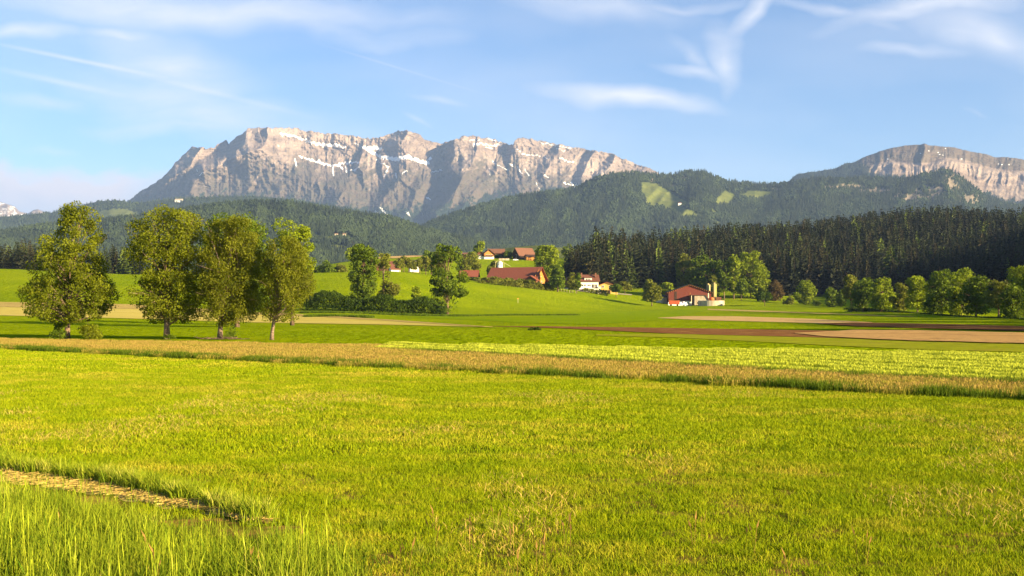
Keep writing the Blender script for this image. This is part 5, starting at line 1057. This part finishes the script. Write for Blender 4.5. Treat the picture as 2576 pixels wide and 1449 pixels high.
# edges of the strips, in plan
E1a, E1b = W2(0, 878), W2(2576, 1005)       # front of the wild strip
E2a, E2b = W2(950, 884), W2(2576, 978)      # front of the barley
E3a, E3b = W2(0, 858), W2(950, 875)         # back of the wild strip on the left
E4a, E4b = W2(900, 869), W2(2576, 899)      # back of the barley
def side(p, a, b): return (b[0]-a[0])*(p[1]-a[1])-(b[1]-a[1])*(p[0]-a[0])      # >0 beyond the line
inwild = lambda x, y: side((x, y), E1a, E1b) > 0 and (side((x, y), E2a, E2b) < 0 if x > E2a[0] else side((x, y), E3a, E3b) < 0)
inbar = lambda x, y: x > E2a[0] and side((x, y), E2a, E2b) > 0 and side((x, y), E4a, E4b) < 0
inmown = lambda x, y: side((x, y), E1a, E1b) < 0
TRK = [W2(-80, 1165), W2(40, 1192), W2(300, 1230), W2(520, 1280), W2(660, 1322)]      # upper edge of the straw track
def trackd(x, y): return segd(np.array([x]), np.array([y]), TRK)[0][0]
def below(x, y): return y < np.interp(x, [p[0] for p in TRK], [p[1] for p in TRK]) and x < TRK[-1][0]+.3
intrack = lambda x, y: (below(x, y) and trackd(x, y) < 1.15) or (trackd(x, y) < .12)
tall = lambda x, y: (not intrack(x, y)) and x < -1.5 and (below(x, y) or y < 12.7-1.1*max(0, x+3))
PA = [patch_obj('grass_clump', M['gr_mown'], [blades(.62, 950, .055, .0060, s, 1.1, .6), blades(.62, 45, .11, .005, s+50, .7, .4)]) for s in range(4)]
PB = [patch_obj('grass_clump', M['gr_mown'], [blades(2.3, 4200, .060, .012, s+10, 1.0, .6), blades(2.3, 160, .11, .010, s+60, .6, .4)]) for s in range(3)]
PC = [patch_obj('grass_clump', M['gr_mown'], [blades(4.6, 5200, .085, .030, s+20, .8, .5)]) for s in range(3)]
def dens(x, y):
    b = vn(x*.9+4, y*1.0, 71)*.6+vn(x*2.3, y*2.6, 72)*.4
    px = CX+F*x/y; py = HZ+CH*F/y
    q = math.exp(-(((px-1650-(py-1190)*4)/420)**2+((py-1200)/60)**2)); return b-.20*q
ptsA = cells(.62, 8.6, 19, lambda x, y: inmown(x, y) and not intrack(x, y) and dens(x, y) > .37)
PX_ = [patch_obj('grass_clump', M['gr_mown'], [blades(.64, 430, .05, .0060, s+260, 1.2, .6), blades(.62, 40, .09, .005, s+265, .8, .4)]) for s in range(4)]
scatter('thin_meadow_grass', 'thinner worn grass over brown soil in the foreground meadow', 'grass', cells(.62, 8.6, 19, lambda x, y: inmown(x, y) and (vn(x*1.7, y*1.7, 66) > .52 if intrack(x, y) else dens(x, y) <= .37)), PX_)
scatter('meadow_grass', 'mown yellow green grass in the foreground meadow', 'grass', ptsA, PA)
ptsB = cells(2.0, 18.4, 46, inmown, margin=1.35); scatter('meadow_grass', 'short mown grass in the middle of the meadow', 'grass', ptsB, PB)
ptsC = cells(4.0, 44, 74, lambda x, y: inmown(x, y)); scatter('meadow_grass', 'mown grass at the far side of the meadow', 'grass', ptsC, PC)
# denser dark fringe along the track, tall grass and flowering stems at the lower left
fr = []
r = np.random.default_rng(12)
for i in range(len(TRK)-1):
    a, b = TRK[i], TRK[i+1]; L = math.dist(a, b)
    for k in range(int(L/.13)):
        t = r.random(); q = (a[0]+(b[0]-a[0])*t+r.normal()*.05, a[1]+(b[1]-a[1])*t+.16+abs(r.normal())*.10); fr.append((*q, float(zfun(*q))))
PF = [patch_obj('grass_clump', M['gr_tall'], [blades(.34, 150, .24, .010, s+30, .8, .4)]) for s in range(3)]
scatter('track_fringe_grass', 'thick dark grass edge bordering the straw track', 'grass', fr, PF)
PT = [patch_obj('grass_clump', M['gr_tall'], [blades(.55, 210, .19, .0065, s+40, .9, .7), blades(.6, 26, .40, .005, s+45, .5, .4)]) for s in range(5)]
PS = [patch_obj('grass_stem', M['gr_tall'], [blades(.5, 9, .74, .006, s+70, .28, .3, head=1.7), blades(.5, 12, .42, .0075, s+75, .9, .4)]) for s in range(5)]
ptsT = cells(.42, 8.4, 15.5, lambda x, y: tall(x, y) and vn(x*1.3, y*1.3, 47)*.65+vn(x*3.7, y*3.7, 48)*.35 > .46)
PU = [patch_obj('grass_clump', M['gr_edge'], [blades(.6, 160, .10, .012, s+240, .9, .5)]) for s in range(3)]  # blades coloured dark to paint the shade between the tall clumps
scatter('under_grass', 'short undergrowth coloured dark for the shade between the tall grass clumps', 'grass', cells(.5, 8.4, 15.5, tall), PU); scatter('tall_grass', 'tall uncut grass at the lower left corner', 'grass', ptsT, PT)
ptsS = cells(.6, 8.6, 15.5, lambda x, y: tall(x, y) and vn(x*1.3, y*1.3, 44) > .4); scatter('grass_stems', 'long seeding grass stems rising above the tall grass', 'grass', ptsS, PS)
ptsS2 = cells(.8, 8.8, 13.0, lambda x, y: not tall(x, y) and not intrack(x, y) and vn(x*1.3, y*1.3, 46) > .55 and x < .3); scatter('loose_grass', 'loose longer grass near the bottom edge', 'grass', ptsS2, PT[:3], sc=np.full(len(ptsS2), .62))
M['sorrel'] = grassmat('sorrel', (0.28, 0.17, 0.04), (0.50, 0.28, 0.09), (0.7, 0.5, 0.2), sfac=(.7, .9))
r = np.random.default_rng(31); sp = []
while len(sp) < 20:
    x, y = -5.2+9*r.random()**1.4, 10.2+2.6*r.random()
    sp.append((x, y, float(zfun(x, y))))
scatter('sorrel', 'reddish seed spikes of sorrel standing in the grass at the bottom edge', 'wildflowers', sp, [patch_obj('sorrel_spike', M['sorrel'], [blades(.12, 4, .36, .007, s_+400, .25, .3, head=3.2)]) for s_ in range(3)])
# straw track
xs = [p[0] for p in TRK]; tv = []
for t in np.linspace(0, 1, 60):
    x = xs[0]+(xs[-1]-xs[0])*t; y1 = np.interp(x, xs, [p[1] for p in TRK])+.12; y0 = y1-1.15*(1-t)**.6*(.75+.5*vn(x*1.3, 0*x, 5))-.02
    for q in np.linspace(0, 1, 8):
        y = y0+(y1-y0)*q+(.12*math.sin(9*t*6.28+q) if q in (0, 1) else 0); tv.append((x, y, float(zfun(x, y))+.012))
tag(link('straw_track', mesh_np('straw_track', tv, grid_faces(60, 8)[:, ::-1], M['mown'], smooth=True)), kind='structure')
mb = MB(); r = np.random.default_rng(8)
for k in range(2600):
    t = r.random(); x = xs[0]+(xs[-1]-xs[0])*t; y = np.interp(x, xs, [p[1] for p in TRK])+.1-1.25*(1-t)**.6*r.random(); a = r.normal()*.7; l = .06+.14*r.random(); z = float(zfun(x, y))+.02+.04*r.random()
    dx, dy = math.cos(a)*l, math.sin(a)*l; b = len(mb.v); wv = .004; mb.v += [(x, y, z), (x+dx, y+dy, z+.03*r.random()), (x+dx-wv*math.sin(a)*2, y+dy+wv*math.cos(a)*2, z+.008), (x-wv*math.sin(a)*2, y+wv*math.cos(a)*2, z+.008)]; mb.f.append((b, b+1, b+2, b+3)); mb.m.append(0)
tag(mb.obj('loose_straw', M['straw']), 'loose cut straw lying along the bare track', 'straw', kind='stuff')
# straw tufts over the mown meadow
def tufts(x, y): return vn(x*.5, y*.22, 90)*.6+vn(x*1.7, y*.9, 91)*.4 > .62
PY_ = [patch_obj('straw_tuft', M['straw'], [blades(.55, 30, .09, .009, s+90, 1.6, .5)]) for s in range(3)]
scatter('dry_stubble', 'pale dry stubble tufts scattered in the mown meadow', 'grass', cells(.5, 10, 34, lambda x, y: inmown(x, y) and tufts(x, y) and not intrack(x, y)), PY_)
# wild strip: brown seeding grass, front edge fringe darkened to paint its shade
def poly_strip(name, pts, mat, off):
    n = 60; V = []
    (a, b, c, d) = pts
    for i in range(n+1):
        t = i/n; p0 = (a[0]+(b[0]-a[0])*t, a[1]+(b[1]-a[1])*t); p1 = (d[0]+(c[0]-d[0])*t, d[1]+(c[1]-d[1])*t)
        for j in range(13): s = j/12; x, y = p0[0]+(p1[0]-p0[0])*s, p0[1]+(p1[1]-p0[1])*s; V.append((x, y, float(zfun(x, y))+off))
    tag(link(name, mesh_np(name, V, grid_faces(n+1, 13)[:, ::-1], mat, smooth=True)), kind='structure')
def ext(a, b, t): return (a[0]+(b[0]-a[0])*t, a[1]+(b[1]-a[1])*t)
poly_strip('wild_strip_soil', (ext(E1a, E1b, -.3), ext(E1a, E1b, 1.15), ext(E2a, E2b, 1.15), ext(E3a, E3b, -.6)), M['wild_gr'], .03)
PWd = [patch_obj('wild_clump', M['gr_wild'], [blades(2.2, 900, .25, .013, s+110, .35, .3, head=2.2), blades(2.2, 700, .22, .02, s+115, .6, .4)]) for s in range(4)]
scatter('wild_grass', 'tall brown seeding grass strip across the field', 'grass', cells(1.9, 24, 102, inwild, margin=1.5), PWd)
PE = [patch_obj('edge_clump', M['gr_edge'], [blades(1.0, 260, .27, .018, s+130, .4, .4), blades(1.0, 50, .38, .011, s+135, .2, .4)]) for s in range(3)]  # dark blades paint the shade along the fronts of wild strip and barley
def fringe(a, b, t0, t1, stepm, wid, seed):
    r = np.random.default_rng(seed); L = math.dist(a, b); out = []
    for k in range(int(L*(t1-t0)/stepm)):
        t = t0+(t1-t0)*r.random(); x, y = ext(a, b, t); x += r.normal()*wid; y += r.normal()*wid; out.append((x, y, float(zfun(x, y))))
    return out
scatter('wild_grass_edge', 'front edge of the tall brown grass strip, its shade painted as dark green blades', 'grass', fringe(E1a, E1b, -.2, 1.1, .42, .22, 5), PE)
# barley
bd = math.atan2(E2b[1]-E2a[1], E2b[0]-E2a[0])
row = lambda x, y: .66+.34*np.cos(y*2*math.pi/2.3+.5*np.sin(x*1.8))
PBa = []
for s_ in range(4):
    V_, F_, r_, t_ = blades(2.3, 2600, .36, .024, s_+150, .22, .12, hfun=row, head=1.5, sx=3.4)
    rw = np.repeat(V_.reshape(-1, 8, 3)[:, 0, 1], 8); xw = np.repeat(V_.reshape(-1, 8, 3)[:, 0, 0], 8)
    PBa.append(patch_obj('barley_clump', M['barley'], [(V_, F_, np.clip(.35*r_+.75*(row(xw, rw)-.3), 0, 1), t_*np.clip((row(xw, rw)-.35)*2, .3, 1))]))  # row shading painted into the colour: dark gaps, bright crests
bp_ = []; r = np.random.default_rng(4)
ux, uy = math.cos(bd), math.sin(bd); nx, ny = -uy, ux
for j in range(0, 34):
    for i in range(-8, 46):
        x = E2a[0]+ux*i*3.0+nx*(j*2.3+1.15); y = E2a[1]+uy*i*3.0+ny*(j*2.3+1.15)
        if y < 6 or y > 130: continue
        if inbar(x, y) and abs(x) < .62*y+6: bp_.append((x+r.normal()*.1, y+r.normal()*.08, float(zfun(x, y))))
poly_strip('barley_soil', (ext(E2a, E2b, 0), ext(E2a, E2b, 1.2), ext(E4a, E4b, 1.2), ext(E4a, E4b, 0)), M['wild_gr'], .05)
scatter('barley', 'pale green ripening barley standing in long rows', 'crop', bp_, PBa, rz=np.full(len(bp_), bd), sc=.95+.12*r.random(len(bp_)))
scatter('barley_edge', 'front edge of the barley field, its shade painted as dark blades', 'crop', fringe(E2a, E2b, .05, 1.15, .5, .18, 6), PE)
# grassy banks at field edges further back
def line_fringe(name, label, pts, size, n, mat, h, seed):
    r = np.random.default_rng(seed); V = []; a = np.array(pts, float); out = []
    for k in range(n):
        t = r.random()*(len(pts)-1); i = int(t); q = a[i]*(1-(t-i))+a[i+1]*(t-i); out.append(tuple(at(q[0], q[1]+r.normal()*.5)))
    pv = [patch_obj('bank_clump', M[mat], [blades(size, 160, h, .12, s+seed, .5, .4)]) for s in range(2)]
    scatter(name, label, 'grass', out, pv)
line_fringe('bank_grass', 'rough grass bank along the foot of the hedge hill', [(760,300),(900,296),(1050,294),(1150,300),(1300,330),(1450,350)], 2.2, 260, 'gr_edge', .45, 301)
line_fringe('bank_grass', 'dark grass line beside the narrow lane at the hill foot', [(775,262),(850,262),(930,258)], 2.0, 90, 'gr_edge', .5, 302)
# ------------------------------------------------------------ haze
hz, nt, out = new_mat('haze')
pv = nt.add('ShaderNodeVolumePrincipled', {'Color': (0.38, 0.57, 1.0, 1), 'Density': 4.0e-5, 'Anisotropy': 0.0})
nt.l.new(pv.outputs[0], out.inputs['Volume'])
o = MB().box(-14500, 14500, -14500, 15500, -60, 1990).obj('haze', hz); tag(o, 'thin blue evening haze filling the valley air', 'haze', kind='stuff')
